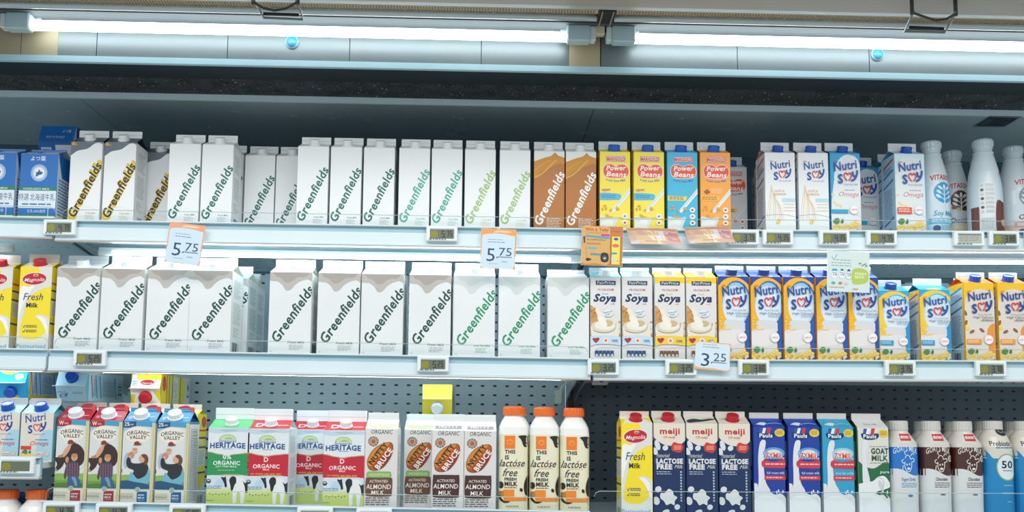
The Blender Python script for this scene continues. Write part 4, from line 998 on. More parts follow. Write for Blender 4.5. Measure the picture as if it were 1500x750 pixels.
slab('trim_31', YV + .005, YV + .010, ZG, ZC + .02, DK)
slab('trim_8', YV - .004, YV + .006, ZG - .001, zr0, mat('#bfe2ec', .35, kind='paint'))
ZI = P(750, 156, yg(150)).z
slab('trim_9', yg(150), yg(150) + .006, ZI, ZG + .01, mat('#d9f0f6', .35, kind='paint'))
up2 = mat('#c6dde4', .25, .1, kind='paint')
for x0, x1 in ((XL, PZ(120, 147, ZI).x), (PZ(120, 147, ZI).x + .002, PZ(870, 158, ZI).x), (PZ(870, 158, ZI).x + .002, XR)): slab('ceiling', yg(150) + .006, BY - .01, ZI, ZI + .006, up2, x0, x1)
slab('ceiling', YV + .011, BY + .03, ZG + .022, ZC + .10, DK)
slab('trim_32', yg(150) + .007, BY - .01, ZI + .008, ZI + .012, DK)
# air outlet
gm = bpy.data.materials.new('dusty_black_honeycomb'); gm.use_nodes = True; nt = gm.node_tree; bb = nt.nodes['Principled BSDF']
tc = nt.nodes.new('ShaderNodeTexCoord'); vo = nt.nodes.new('ShaderNodeTexVoronoi'); vo.inputs['Scale'].default_value = 260; nt.links.new(tc.outputs['Object'], vo.inputs['Vector'])
no = nt.nodes.new('ShaderNodeTexNoise'); no.inputs['Scale'].default_value = 26; no.inputs['Detail'].default_value = 10; nt.links.new(tc.outputs['Object'], no.inputs['Vector'])
cr = nt.nodes.new('ShaderNodeValToRGB'); cr.color_ramp.elements[0].color = lin('#0c1013'); cr.color_ramp.elements[1].color = lin('#4a5154'); cr.color_ramp.elements[0].position = .25; cr.color_ramp.elements[1].position = .8
mm = nt.nodes.new('ShaderNodeMath'); mm.operation = 'MULTIPLY'; nt.links.new(vo.outputs['Distance'], mm.inputs[0]); nt.links.new(no.outputs['Fac'], mm.inputs[1]); mm2 = nt.nodes.new('ShaderNodeMath'); mm2.operation = 'MULTIPLY'; mm2.inputs[1].default_value = 2.6
nt.links.new(mm.outputs[0], mm2.inputs[0]); nt.links.new(mm2.outputs[0], cr.inputs[0]); nt.links.new(cr.outputs[0], bb.inputs['Base Color']); bb.inputs['Roughness'].default_value = .8
ag = empty('air_outlet_grille'); ym = yg(126)
b = MB(); b.box((XL, YV + .006, ZG + .002), (XR, ym, ZG + .02), mat('#26343a', .6, kind='paint')); b.build('outlet_frame', ag)
b = MB(); b.box((XL, ym + .001, ZG + .005), (XR, yg(150), ZG + .02), gm); b.build('honeycomb', ag)
b = MB()
rnd = random.Random(3)
for k in range(260):
    x = rnd.uniform(-1.5, 1.5); y = ym + (yg(150) - ym) * rnd.random() * .95; s_ = rnd.uniform(.0006, .002); b.box((x, y, ZG + .0030), (x + s_ * 1.8, y + s_, ZG + .005), mat('#7b7f7c' if k % 4 else '#a5a59c', .9), 0)
dd = b.build('dust', ag); dd['kind'] = 'stuff'
tag(ag, 'black dusty honeycomb air outlet running along the canopy above the top shelf', 'air vent')

# tubes
def canopy_tube(px0, px1, label, y0, st):
    root = empty('fluorescent_lamp'); z = ZC - .022
    y = PZ(750, 52.5, z).y; a = P(px0, y0, y); b_ = P(px1, y0, y)
    t = MB(); t.tube([(a.x, y, z), (b_.x, y, z)], .0108, mat('#f2fbff', .3, emit=st, kind='lamp'), 20); t.build('glass_tube', root)
    for x, s_ in ((a.x, -1), (b_.x, 1)):
        if abs(x) > 1.5: continue
        e = MB()
        w_ = .05; x2 = x + s_ * w_
        e.box((min(x, x2), y - .013, z - .013), (max(x, x2), y + .013, ZC + .002), mat('#b9d3d8', .35, kind='plastic'), .003)
        e.box((min(x, x2) - .012, y + .013, z + .000), (max(x, x2) + .012, y + .019, ZC + .002), mat('#a9b3b4', .35, kind='plastic'), .001)
        x3 = x + s_ * .062; e.box((min(x2, x3), y - .010, z - .010), (max(x2, x3), y + .012, ZC), mat('#dbe4e4', .35, kind='plastic'), .002)
        e.build('lamp_holder', root)
    tag(root, label, 'light')
canopy_tube(46, 830, 'long lit fluorescent tube under the canopy over the slanted-lettered cartons', 45, 6.0)
canopy_tube(930, 1600, 'lit fluorescent tube under the canopy over the bean milk and bottles', 55, 6.0)
z = ZC - .02; q = PZ(880, 54, z); b = MB()
b.box((q.x - .012, q.y - .008, ZC - .018), (q.x + .008, q.y + .008, ZC + .003), mat('#d9d2b0', .4, kind='plastic'), .002); b.box((q.x + .009, q.y - .004, ZC - .010), (q.x + .016, q.y + .004, ZC + .003), DK)
o = b.build('lamp_connector'); tag(o, 'small cream connector between the two canopy tubes', 'connector')
for px, py in ((428, 62), (1285, 80)):
    q = P(px, py, YV); b = MB(); b.tube([(q.x, YV - .004, q.z), (q.x, YV + .002, q.z)], .0145, mat('#9fd0dc', .3, kind='plastic'), 28); b.tube([(q.x, YV - .006, q.z), (q.x, YV - .003, q.z)], .0115, mat('#4fa3c4', .3, kind='plastic'), 28)
    tag(b.build('round_plug'), 'round blue plug in the reflector behind the ' + ('long' if px < 600 else 'other') + ' canopy tube, ' + ('by the slanted-lettered side' if px < 600 else 'on the bottles side'), 'plug')

# night blinds: brush strip and roller, with pull handles
for a, c, lab in ((XL, PZ(875, 20, ZC).x, 'rolled night blind over the slanted-lettered cartons'), (PZ(901, 20, ZC).x, XR, 'rolled night blind over the bean milk and bottles')):
    root = empty('night_blind')
    b = MB(); r = .008; zz = ZC - .004; b.tube([(a, yy(20.5), zz), (c, yy(20.5), zz)], .0075, mat('#cfd9da', .3, .2, kind='paint'), 16); b.build('roller', root)
    b = MB(); b.box((a, yy(9), ZC - .004), (c, yy(15), ZC + .02), mat('#cdbb9c', .8, kind='paint'))
    n_ = int((c - a) / .006)
    for k in range(n_): b.box((a + k * .006, yy(10), ZC - .0055), (a + k * .006 + .0022, yy(15.5), ZC - .004), mat('#8b7b62', .8))
    b.build('brush_strip', root)
    tag(root, lab, 'blind', 'night blinds')
b = MB()
q0, q1 = PZ(876, 18, ZC), PZ(900, 18, ZC); b.box((q0.x, yy(8), ZC - .008), (q1.x, yy(27), ZC + .018), DK, .002)
for px in (881, 897): x = PZ(px, 18, ZC).x; b.box((x - .0012, yy(8), ZC - .011), (x + .0012, yy(28), ZC - .008), mat('#a8a08a', .4, .4))
tag(b.build('blind_clamp'), 'black clamp between the two night blinds above the tube gap', 'clamp')
HM = mat('#8a938e', .4, .3, kind='paint'); HD = mat('#3c3f38', .5, .2, kind='paint')
for fr, sag, bar, lab in (([(371, 1), (377, 8), (386, 26), (444, 28.5), (440, 14), (434, 1)], [(371, 3), (386, 12), (402, 15.5), (418, 13), (436, 3)], [(386, 20), (438, 22)], 'grey metal pull handle hanging from the night blind over the slanted-lettered cartons'),
                          ([(1338, 17), (1334, 26), (1325, 46), (1384, 47.5), (1392, 34), (1399, 18)], [(1336, 18), (1352, 24), (1370, 30), (1386, 28), (1400, 20)], [(1332, 40), (1382, 42)], 'grey metal pull handle hanging from the night blind over the bottles')):
    root = empty('pull_handle'); zh = ZC - .040; V = lambda l, dz=0: [PZ(x, y, zh + dz) for x, y in l]
    b = MB(); b.tube(V(fr), .0026, HM, 8); b.build('handle_frame', root)
    b = MB(); b.tube(V(sag, -.004), .0024, HD, 8)
    for (x, y) in (sag[0], sag[-1]):
        p = PZ(x, y, zh); b.tube([p + Vector((0, 0, -.004)), Vector((p.x, p.y, ZC - .002))], .004, HD, 8)
    b.build('hanging_strap', root)
    b = MB(); b.tube(V(bar, .004), .0032, DK, 8); b.build('grip_bar', root)
    tag(root, lab, 'handle')
# sticker on the upper back wall
s_ = Art(8, 3.2, (0, 0, 80, 32)); s_.fill('#7b8d96'); s_.rect(3, 3, 77, 29, '#27333c'); s_.rect(8, 8, 26, 24, '#51616b'); s_.line([(36, 8), (44, 24)], 3, '#51616b'); s_.line([(52, 8), (52, 24), (64, 24)], 3, '#51616b'); s_.rect(64, 7, 72, 16, '#51616b')
q = PZ(1460, 178, ZI); b = MB(); b.box((q.x - .04, q.y - .04, ZI - .0008), (q.x + .04, q.y + .04, ZI - .0001), mat('#7b8d96')); s_.emit(b, lambda u, v, o: (q.x * 100 + u - 4, q.y * 100 + (v - 1.6) * 2.4, ZI * 100 - .08 - o))
tag(b.build('wall_sticker'), 'dark pictogram sticker on the inner ceiling above the tall bottles', 'sticker')
# cable and bracket behind the orange-capped bottles
b = MB(); c = mat('#c9cfc6', .5, kind='plastic'); V = lambda l, Y: [P(x, y, Y) for x, y in l]
root = empty('lamp_cable'); b.tube(V([(868, 556), (858, 560), (845, 557), (832, 560), (824, 566), (820, 574)], .30), .0028, c, 8); b.tube(V([(846, 552), (848, 560), (856, 562), (862, 556)], .28), .0025, c, 8); b.build('wire', root)
b = MB(); p = P(819, 582, .30); b.box((p.x - .011, p.y - .008, p.z - .018), (p.x + .009, p.y + .008, p.z + .018), mat('#b5bbae', .5, kind='plastic'), .003); b.build('plug_connector', root)
tag(root, 'pale cable with a plug connector hanging above the orange-capped bottles', 'cable')
p = P(880, 558, .2); b = MB(); b.box((p.x - .022, .19, p.z - .010), (p.x + .018, .215, p.z + .015), mat('#c9cbc2', .45, kind='plastic'), .003); b.box((p.x - .004, .186, p.z - .004), (p.x + .004, .192, p.z + .004), DK)
tag(b.build('cable_bracket'), 'cream bracket under the middle shelf at the bay joint', 'bracket')

# ------------------------------------------------------------------ price labels on the rails
SEG = {'0': 'abcdef', '1': 'bc', '2': 'abged', '3': 'abgcd', '4': 'fgbc', '5': 'afgcd', '6': 'afgedc', '7': 'abc', '8': 'abcdefg', '9': 'abcdfg'}
def seg(a, ch, x, y, w_, h_, t, col):
    for s_ in SEG.get(ch, ''):
        {'a': lambda: a.rect(x, y, x + w_, y + t, col), 'd': lambda: a.rect(x, y + h_ - t, x + w_, y + h_, col), 'g': lambda: a.rect(x, y + h_ / 2 - t / 2, x + w_, y + h_ / 2 + t / 2, col),
         'f': lambda: a.rect(x, y, x + t, y + h_ / 2, col), 'e': lambda: a.rect(x, y + h_ / 2, x + t, y + h_, col), 'b': lambda: a.rect(x + w_ - t, y, x + w_, y + h_ / 2, col), 'c': lambda: a.rect(x + w_ - t, y + h_ / 2, x + w_, y + h_, col)}[s_]()
def price_label(px, row, price, label, wd=6.9, mod=None, paper=False):
    x = P(px, LIPS[row]['B'][0][1] if row < 3 else 735, RY).x; mod = mod or module(x); z = lip_z(row, mod, x)
    root = empty('price_label', (x, RY - .004, z - .0445)); W, H = wd, 3.4
    b = MB(); hw = W / 200
    b.box((-hw, -.009, .008), (hw, 0.003, .008 + H * .01), mat('#e9eff0', .35, kind='plastic'), .0018)
    a = Art(W, H, (0, 0, 69, 34)); a.lines(6, 28, 44, 33, 1, '#7f8b90', .7, .2); a.rect(8, 5, 62, 27, '#b9c4c4')
    a.emit(b, lambda u, v, o: (u - W / 2, -.9 - o, .8 + v)); b.build('label_frame', root)
    s_ = Art(W - 1.6, H - 1.3, (8, 6, 61, 27)); 
    if paper: s_.fill('#b5b9ae'); s_.lines(11, 9, 58, 24, 4, '#8d8f84', .4, .1); s_.rect(8, 6, 61, 8, '#4a4f4a')
    else:
        s_.fill('#68705f'); s_.blob([(11, 11), (24, 10), (25, 23), (11, 24)], '#8a8a2a', 3)
        if price:
            col = '#1b2220'; seg(s_, price[0], 34, 9, 6.5, 15, 1.6, col); s_.rect(41.5, 22.5, 43, 24, col)
            seg(s_, price[2], 45, 9, 5, 13, 1.3, col); seg(s_, price[3], 52, 9, 5, 13, 1.3, col)
    b = MB(); b.box((-hw + .0085, -.0094, .0162), (hw - .0085, -.0088, .0285), mat('#5f675c', .25, kind='plastic'))
    s_.emit(b, lambda u, v, o: (u - (W - 1.6) / 2, -.94 - o, 1.35 + v)); b.build('display_screen', root)
    tag(root, label, 'price tag', 'electronic price labels')
    return root
TL = [(91, 1, '4.79', 'price label on the top rail under the first yellow-lettered carton'), (648, 1, '5.75', 'price label on the top rail under the pale green lettering'),
      (945, 1, '3.85', 'price label half covered by a curled flyer under the yellow bean milk'), (1028, 1, '3.85', 'price label covered by the second curled flyer beside the orange bean milk'),
      (1087, 1, '3.79', 'price label on the top rail just past the second curled flyer'), (1137, 1, '4.35', 'price label under the white oat soy cartons'),
      (1219, 1, '4.35', 'price label on the top rail under the blue soy carton'), (1288, 1, '4.75', 'price label with a dark corner dot above the green card'),
      (1415, 1, 'p', 'label holder with a paper slip under the blue-leaf bottle'), (1466, 1, '3.80', 'price label on the top rail under the tall cocoa bottle'), (1519, 1, '3.80', 'price label cut by the picture edge on the top rail'),
      (135, 2, '5.25', 'price label on the middle rail under the first large white cartons'), (635, 2, '5.25', 'price label on the middle rail under the large white cartons before the lighter green ones'),
      (883, 2, '3.25', 'price label under the blue-topped bean milk cartons'), (996, 2, '3.25', 'price label partly behind the tilted 3.25 sign'),
      (1102, 2, '3.80', 'price label under the first yellow and blue soy cartons'), (1315, 2, '3.75', 'price label under the cyan soy carton on the middle rail'), (1447, 2, '3.70', 'price label under the orange almond cartons'),
      (24, 3, '', 'price label below the small soy carton on the raised shelf'), (93, 3, '4.75', 'price label under the first red cow carton'), (170, 3, '4.79', 'price label between the second cow carton and the blue ones'), (277, 3, '6.95', 'price label under the last blue cow carton'),
      (463, 3, '6.95', 'price label under the red banded cartons'), (549, 3, '6.50', 'price label under the first almond carton')]
for px, row, pr, lab in TL:
    price_label(px, row, '' if pr == 'p' else pr, lab, paper=(pr == 'p'), wd=6.9 if row < 3 else 7.6, mod='A' if (row == 3 and px < 60) else ('B' if row == 3 else None))

# hanging signs and cards
def card(name, px, py, W, H, art, rot, label, cat, Y=-.052, group=None, clipx=None):
    p = P(px, py, Y); root = empty(name, p); b = MB()
    b.box((-W / 200, 0, -H / 200), (W / 200, .0006, H / 200), mat('#dfe8ea', .4)); art.emit(b, lambda u, v, o: (u - W / 2, -o, v - H / 2), .35); b.build('printed_card', root)
    c = MB(); cx = clipx if clipx is not None else 0; c.box((cx - .004, .0008, H / 200 - .006), (cx + .004, .0135, H / 200 + .004), mat('#cfd9dc', .2, kind='plastic'), .001); c.build('holding_clip', root)
    root.rotation_euler = (0, math.radians(rot), 0)
    return tag(root, label, cat, group)
def sign(main, cents, orange='#f4a05a', full=True):
    a = Art(7.8, 8.9 if full else 6.1, (120, 80, 630, 655 if full else 480)); a.fill(orange)
    if full: a.blob([(140, 190), (180, 165), (270, 152), (370, 148), (480, 156), (570, 175), (612, 195), (606, 420), (600, 640), (360, 642), (136, 634), (138, 400)], '#cfe3ef', 3); a.blob([(300, 140), (340, 110), (480, 105), (560, 120), (470, 135), (380, 128)], '#f9d3ae', 3)
    else: a.blob([(132, 100), (300, 90), (500, 96), (612, 110), (616, 300), (618, 462), (380, 452), (136, 440), (130, 260)], '#d5e8f2', 3)
    d = 0 if full else -118
    a.lines(222, 232 + d, 440, 244 + d, 1, '#5b7188', .5, .05); a.lines(222, 268 + d, 470, 282 + d, 1, '#5b7188', .6, .05)
    a.text(main, 212, 548 + d, 195, '#2f4a63', w=118, bold=.0); a.ell(362, 494 + d, 10, 10, '#2f4a63'); a.text(cents, 388, 466 + d, 122, '#3b546c', w=182); a.rect(366, 480 + d, 574, 489 + d, '#2f4a63')
    if full: a.lines(430, 545, 510, 562, 1, '#8fa6b8', .7, 0); a.lines(240, 580, 380, 592, 1, '#8fa6b8', .5, 0)
    return a
card('price_sign', 270, 358.5, 7.6, 8.4, sign('5', '75', '#f0a27c'), 6, 'orange bordered 5.75 price card clipped over the first large white cartons', 'price sign', group='hanging price cards')
card('price_sign', 729.5, 364.5, 7.7, 8.9, sign('5', '75', '#f6a04c'), 1.5, 'orange bordered 5.75 price card before the lime-lettered cartons', 'price sign', group='hanging price cards')
card('price_sign', 1043, 522, 7.5, 6.0, sign('3', '25', '#f6b06a', False), 4, 'tilted 3.25 price card beside the yellow-topped bean milk', 'price sign', group='hanging price cards')
a = Art(9.2, 8.9, (95, 70, 695, 670)); a.fill('#c77f36'); a.blob([(112, 90), (300, 84), (510, 96), (508, 380), (500, 640), (300, 636), (104, 628), (108, 350)], '#dcab64', 3)
a.text('Win a Tefal', 148, 148, 46, '#c9362c', w=332, bold=.05); a.rect(148, 168, 480, 171, '#8d5a2a'); a.lines(150, 184, 380, 196, 1, '#c98a3c', .7, 0); a.rect(376, 190, 500, 222, '#cf3f86'); a.poly([(150, 214), (500, 232), (500, 264), (150, 240)], '#3fa3c4'); a.lines(170, 272, 470, 300, 2, '#6b4a2c', .35, .1); a.lines(170, 330, 380, 362, 2, '#6b4a2c', .35, .2)
a.poly([(180, 392), (310, 392), (326, 406), (310, 420), (180, 420)], '#5fb3c6'); a.poly([(228, 482), (374, 488), (374, 516), (228, 512)], '#3f9fb6'); a.blob([(384, 484), (480, 484), (484, 600), (388, 604)], '#23272b', 3); a.ell(436, 552, 36, 38, '#4a5660'); a.ell(436, 556, 16, 14, '#c9d3d6')
a.poly([(118, 240), (148, 236), (150, 330), (130, 340)], '#2f4a6b'); a.line([(150, 360), (182, 570)], 5, '#8f9aa0'); a.blob([(164, 590), (180, 560), (240, 572), (236, 588), (190, 604)], '#2b2a2c', 3)
a.rect(512, 80, 522, 650, '#b06c28'); a.rect(552, 112, 676, 148, '#d9695a'); a.rect(616, 208, 690, 240, '#d9697a'); a.rect(534, 224, 652, 644, '#f0df62'); a.blob([(568, 244), (616, 244), (620, 278), (566, 276)], '#1f59a6', 3); a.ell(590, 360, 50, 28, '#e07a4a'); a.rect(528, 464, 610, 492, '#3f9fb6'); a.ell(560, 570, 32, 36, '#d9d4cc'); a.ell(624, 590, 10, 10, '#d9783a')
card('promotion_card', 882, 360.5, 9.2, 8.8, a, 1.5, 'orange competition card with a drawn appliance hanging at the bay joint', 'poster')
a = Art(9.6, 9.2, (60, 100, 468, 500)); a.fill('#d5e4e2'); a.curve([(106, 150), (122, 188), (156, 132)], 4, '#4a5f56'); 
for y in (186, 214, 240): a.lines(100 if y > 190 else 136, y, 296, y + 12, 1, '#86a8a2', .6, .05)
a.blob([(300, 290), (360, 262), (436, 282), (458, 340), (440, 396), (370, 420), (302, 410)], '#b7cb5e'); a.text('FRESH', 326, 330, 26, '#e6edc0', w=104, bold=.05); a.text('BEANS', 326, 362, 26, '#e6edc0', w=90, bold=.05)
for x, y, c in ((132, 290, '#2f9fc4'), (202, 288, '#2f6fb4'), (266, 292, '#2a4f8c')): a.ell(x, y, 26 if x < 150 else 14, 14, c); a.blob([(x - 24, y + 14), (x + 24, y + 14), (x + 20, y + 74), (x - 20, y + 74)], '#eef3f3', 3); nutri(a, x - 20, y + 18, 42)
for x, c in ((118, '#5fb0a8'), (184, '#e07a5a'), (240, '#e8d0bc')): a.ell(x, 415, 18, 12, c)
a.lines(80, 450, 220, 462, 1, '#e0c48a', .7, 0); a.rect(300, 462, 352, 472, '#e8b04a')
for x, y in ((372, 216), (398, 232), (420, 222), (432, 238)): a.ell(x, y, 12, 5, '#6a9466', rot=x % 40)
card('promotion_card', 1242.5, 398.5, 9.5, 9.0, a, 1.5, 'pale card with a yellow-green patch hanging before the soy cartons', 'poster')
for (px, py, wd, lab, rot, sd) in ((957, 348, 11.2, 'curled pink printed flyer under the yellow bean milk cartons', 2, 1), (1038, 346, 10.0, 'curled pink printed flyer under the orange bean milk carton', -1, 2)):
    a = Art(wd, 3.6, (0, 0, 112, 36)); a.fill('#d9b3a6'); a.poly([(4, 0), (60, 0), (90, 36), (20, 36)], '#e2c29a'); a.poly([(30, 0), (46, 0), (74, 36), (58, 36)], '#efe2b8'); a.rect(60, 6, 78, 26, '#e4e0dc'); a.poly([(78, 8), (108, 8), (112, 30), (84, 26)], '#c98d84'); a.rect(84, 12, 98, 22, '#a8bcd6' if sd == 2 else '#b49aa8'); a.rect(4, 2, 108, 5, '#e39a84'); a.lines(34, 28, 70, 34, 1, '#a0786c', .5)
    b = MB(); p = P(px, py, RY - .02); fn = lambda u, v, o: (u - wd / 2 + (1.8 - v) * .35, -o - 1.4 * math.sin(max(0, u / wd) * 2.2) - .35 * (v - 1.8) ** 2 * .4, v - 1.8)
    a.emit(b, fn, .3, cuts=.6)
    a2 = Art(wd, 3.6, (0, 0, 112, 36)); a2.fill('#d5cfc8'); bk = MB(); n0 = len(b.f); a2.emit(b, lambda u, v, o: fn(wd - u, v, 0), .4, cuts=.6)
    o = b.build('printed_flyer', None, p); o.rotation_euler = (0, math.radians(rot), 0); tag(o, lab, 'flyer')

# ------------------------------------------------------------------ the products
PROT = {}
def bottle_s(k, name, prof, cp, col, art):
    for it in art.it:
        for q in it[2]: q[:] = [(x, y * k) for x, y in q]
    return bottle(name, [(z * k, h, n, c) for z, h, n, c in prof], [(z * k - (z - cp[0][0]) * (k - 1), h) for z, h in cp], col, art)
def nback(kind, rf):
    a = Art(7.0, 3.8, (0, 0, 70, 38)); a.fill(rf)
    if kind == 'omr': nutri(a, 4, 8, 22); a.lines(38, 14, 64, 20, 2, '#3f7fa0', .4, .2)
    if kind in ('hcl', 'hc'): a.blob([(16, 44), (24, 28), (40, 22), (60, 26), (70, 44)], '#f5c23a'); a.blob([(8, 14), (22, 8), (28, 20), (14, 24)], '#dfeef2')
    return a
def mback():
    a = Art(7.0, 3.8, (0, 0, 70, 38)); a.fill('#f5e03a'); a.poly([(48, -2), (72, -2), (72, 40), (62, 40)], '#e6e6e0'); a.ell(32, 16, 17, 8, '#efe3dd'); a.ell(32, 16, 16, 7, '#c01f33'); a.text('Magnolia', 45, 12, 5, '#f6e9e2', w=26, shear=.3, rot=180); a.lines(56, 8, 68, 22, 3, '#5a86b0', .4, .2)
    return a
def hback():
    a = Art(8.3, 4.4, (0, 0, 83, 44)); a.fill('#1a70bf'); a.text('特選 北海道牛乳', 66, 6, 8, '#dbe8f2', w=46, rot=180); a.text('よつ葉', 30, 26, 7, '#dbe8f2', w=20, rot=180)
    return a
def proto(key):
    if key in PROT: return PROT[key][0]
    G, GL, LM, YL = '#1f6e5e', '#4fae93', '#a3c27c', '#2a2c2a'
    def gf(col, **k):
        a, s = greens(col, **k); return carton('milk_carton', 7.0, 7.0, 20.0, WH, a, s, roof=k.get('top') and '#4a5762' or WH, gusset=k.get('top') and '#2c3640' or '#dfe4e2', cap='#eef2f2', fin='#eef3f3', rise=2.1 if k.get('top') else 1.6, finh=1.6, capr=1.15)
    if key == 'gfy': r = gf(YL, outline='#e3bf2c', top='#5f6d78', small='#b9a66a')
    elif key == 'gfg': r = gf(G)
    elif key == 'gfl': r = gf(GL, small='#6fb7a4')
    elif key == 'gfm': r = gf(LM, small='#b3c98f')
    elif key == 'gfb':
        a, s = greens('#eef0ee', brown=True); r = carton('milk_carton', 7.0, 7.0, 20.0, '#b4712f', a, s, roof='#e6e9e8', gusset='#8a5626', cap='#e9eceb', fin='#e2e7e7', rise=1.6, finh=1.6, capr=1.1)
    elif key in ('gbig', 'gbigl', 'gbigs'):
        a, s = greenbig('#1c4f42' if key == 'gbig' else '#2a9468', key != 'gbig')
        if key == 'gbigs': r = carton('milk_carton', 9.0, 9.0, 19.6, '#eceeec', a, s, roof='#eceeec', gusset='#e2e8de', cap=None, fin='#eef1ef', rise=1.3, finh=.9)
        else: r = carton('milk_carton', 9.4, 9.4, 19.3, '#eff1ef', a, s, roof='#f0f2f1', gusset='#e4e7dc', cap='#eceeed', fin='#eef1f1', rise=1.9, finh=1.7, capr=1.35)
    elif key[:3] == 'pow':
        a, s, rf, ra = power(key[3]); r = carton('soy_milk_carton', 7.0, 7.0, 20.1, rf, a, s, roof=rf, cap='#1d63c4', fin='#dfe8ec', roofart=ra, rise=1.6, finh=1.9, capr=1.35, capx=0)
    elif key[:2] == 'n1' or key[:2] == 'n2':
        kind = key[3:]; NH = dict(hc=20.0, hcl=16.9, al=18.9, white=20.2, om=20.2, omr=20.2); a, s, rf, ra = nutrisoy(kind, NH[kind], 2.2 if key[1] == '1' else 1.2)
        cap = '#1450b4' if key[1] == '1' else ('#123f8e' if kind == 'hc' else '#1a4fb0')
        r = carton('soy_milk_carton', 7.0, 7.0, NH[kind], rf, a, s, roof=rf, gusset=dict(hc='#0f2f78', hcl='#1f93c4', al='#e8742a', white='#c9a998', om='#2a7fa8', omr='#5fb3c0')[kind], cap=None if key.endswith('!') else cap, fin='#e6eaec' if kind != 'hc' else '#b5bdc4', roofart=ra, backart=nback(kind, rf), rise=1.6, finh=1.9 if key[1] == '1' else 1.4, capr=1.25)
    elif key == 'hclx':
        a, s, rf, ra = nutrisoy('hcl', 17.3, 1.2); r = carton('soy_milk_carton', 7.0, 7.0, 17.3, rf, a, s, roof=rf, gusset='#1f93c4', cap=None, fin='#eef1f2', roofart=ra, rise=1.5, finh=1.6)
    elif key in ('soyb', 'soyy'):
        a, s, rf, ra = soya(key == 'soyy'); r = carton('soy_milk_carton', 6.9, 6.9, 19.8, '#dfe3e3', a, s, roof=rf, cap='#eef1f2', fin='#cfdfe3' if key == 'soyb' else '#e0e4e2', roofart=ra, rise=1.5, finh=1.1, capr=1.3)
    elif key in ('mag2', 'mag3', 'magt'):
        a, s, ra = magnolia(19.3, 1.2) if key == 'mag2' else magnolia(21.0, 1.0)
        r = carton('milk_carton', 7.0, 7.0, {'mag2': 19.3, 'mag3': 21.0, 'magt': 20.4}[key], '#f3e23a', a, s, roof='#f1f1ec', gusset='#f3da2c', cap='#c41e2c', fin='#e3cfc0', roofart=ra, backart=mback(), rise=1.6 if key == 'mag2' else 1.5, finh=1.9 if key == 'mag2' else 1.2, capr=1.35)
    elif key in ('orgr', 'orgb'):
        a, s, rf, ra = organic(key == 'orgb'); r = carton('milk_carton', 7.0, 7.0, 19.0, '#d8cf9c', a, s, roof=rf, gusset='#5a1420' if key == 'orgr' else '#14395e', cap='#eceeee', fin=rf, roofart=ra, rise=2.3, finh=.7, capr=1.5, capx=-.2, tagcol='#e0523f')
    elif key in ('herr', 'herg'):
        a, s, rf, ra = heritage(key == 'herr'); r = carton('milk_carton', 9.0, 9.0, 18.0, '#e3e8e6', a, s, roof=rf, gusset='#e3e8e6', cap='#eceeee', fin='#eef2f2', roofart=ra, rise=1.9, finh=2.5, capr=1.3)
    elif key in ('nutg', 'nutb'):
        a, s, rf, ra = nutty(key == 'nutg'); r = carton('almond_milk_carton', 7.2, 7.2, 18.5, '#e6e6e2', a, s, roof=rf, cap=None, fin='#e3e5e2', roofart=ra, rise=2.2, finh=1.4)
    elif key in ('mei', 'meix'):
        a, s, rf, ra, rb = meiji(); r = carton('milk_carton', 7.1, 7.1, 21.1, '#16305c', a, s, roof=rf, gusset='#16305c', cap='#c01f2e' if key == 'mei' else None, fin='#dcd6cc', roofart=ra if key == 'mei' else rb, rise=1.6, finh=1.1, capr=1.4)
    elif key[:3] == 'pau':
        a, s, rf, ra = pauls(key[3]); r = carton('milk_carton', 7.1, 7.1, 20.4, rf, a, s, roof=rf, gusset='#16306e' if key[3] != 'g' else '#1f4a34', cap=None, fin='#d3d0c9', roofart=ra, rise=1.9, finh=1.3)
    elif key == 'pla':
        a = Art(7, 19.5, (0, 0, 70, 195)); a.fill('#f0dc3e'); s = side_text(7.0, 19.5, '#b9aca0', '#7f6f66'); s.rect(16, 8, 54, 16, '#b8583a'); r = carton('milk_carton', 7.0, 7.0, 19.5, '#f0dc3e', a, s, roof='#f2de42', gusset='#ecd63a', cap='#d6dde6', fin='#efe28a', rise=1.6, finh=1.2, capr=1.35)
    elif key == 'hok':
        a, s, ra = hokkaido(); r = carton('milk_carton', 8.3, 8.3, 16.6, '#dfeaf0', a, s, roof='#1a70bf', gusset='#c9d9e6', cap=None, fin='#1a70bf', roofart=ra, backart=hback(), rise=1.6, finh=.5)
    elif key == 'short':
        W, H = 7.0, 10.6; a = Art(W, H, (10, 100, 262, 436), 1.0); a.fill('#dfd8cb'); a.blob([(170, 260), (262, 240), (268, 440), (140, 440)], '#a9cfdc'); nutri(a, 46, 112, 160); a.text('Omega', 90, 345, 34, '#c0545c', w=140, shear=.35); a.lines(130, 300, 240, 312, 1, '#4a6c97', .5)
        a.rect(20, 350, 100, 378, '#d9432f'); leaf(a, 30, 398, 34); beans(a, [(20 + 22 * k, 425 - 6 * (k % 2)) for k in range(5)], '#eac65c', 13); a.rect(140, 396, 196, 424, '#e9dcd2'); a.text('LOW GI', 144, 418, 14, '#c9302c', w=48, bold=.04); a.ell(226, 410, 14, 16, '#e3c4b0')
        s = Art(7.0, H, (0, 0, 70, 106)); s.fill('#8fc3d0'); nutri(s, 14, 8, 40); s.ell(30, 62, 12, 12, '#4a6a78'); s.ell(30, 62, 6, 6, '#c9b04a'); s.lines(8, 80, 60, 100, 5, '#3f6f86', .4, .2)
        ra = Art(7.0, 3.8, (0, 0, 70, 38)); ra.fill('#bfe0ea'); r = carton('soy_milk_carton', W, 7.0, H, '#c9e3ea', a, s, roof='#bfe0ea', gusset='#5f9fa8', cap='#1450b4', fin='#d3cfcb', roofart=ra, rise=2.0, finh=1.3, capr=1.35)
    elif key == 'lact':
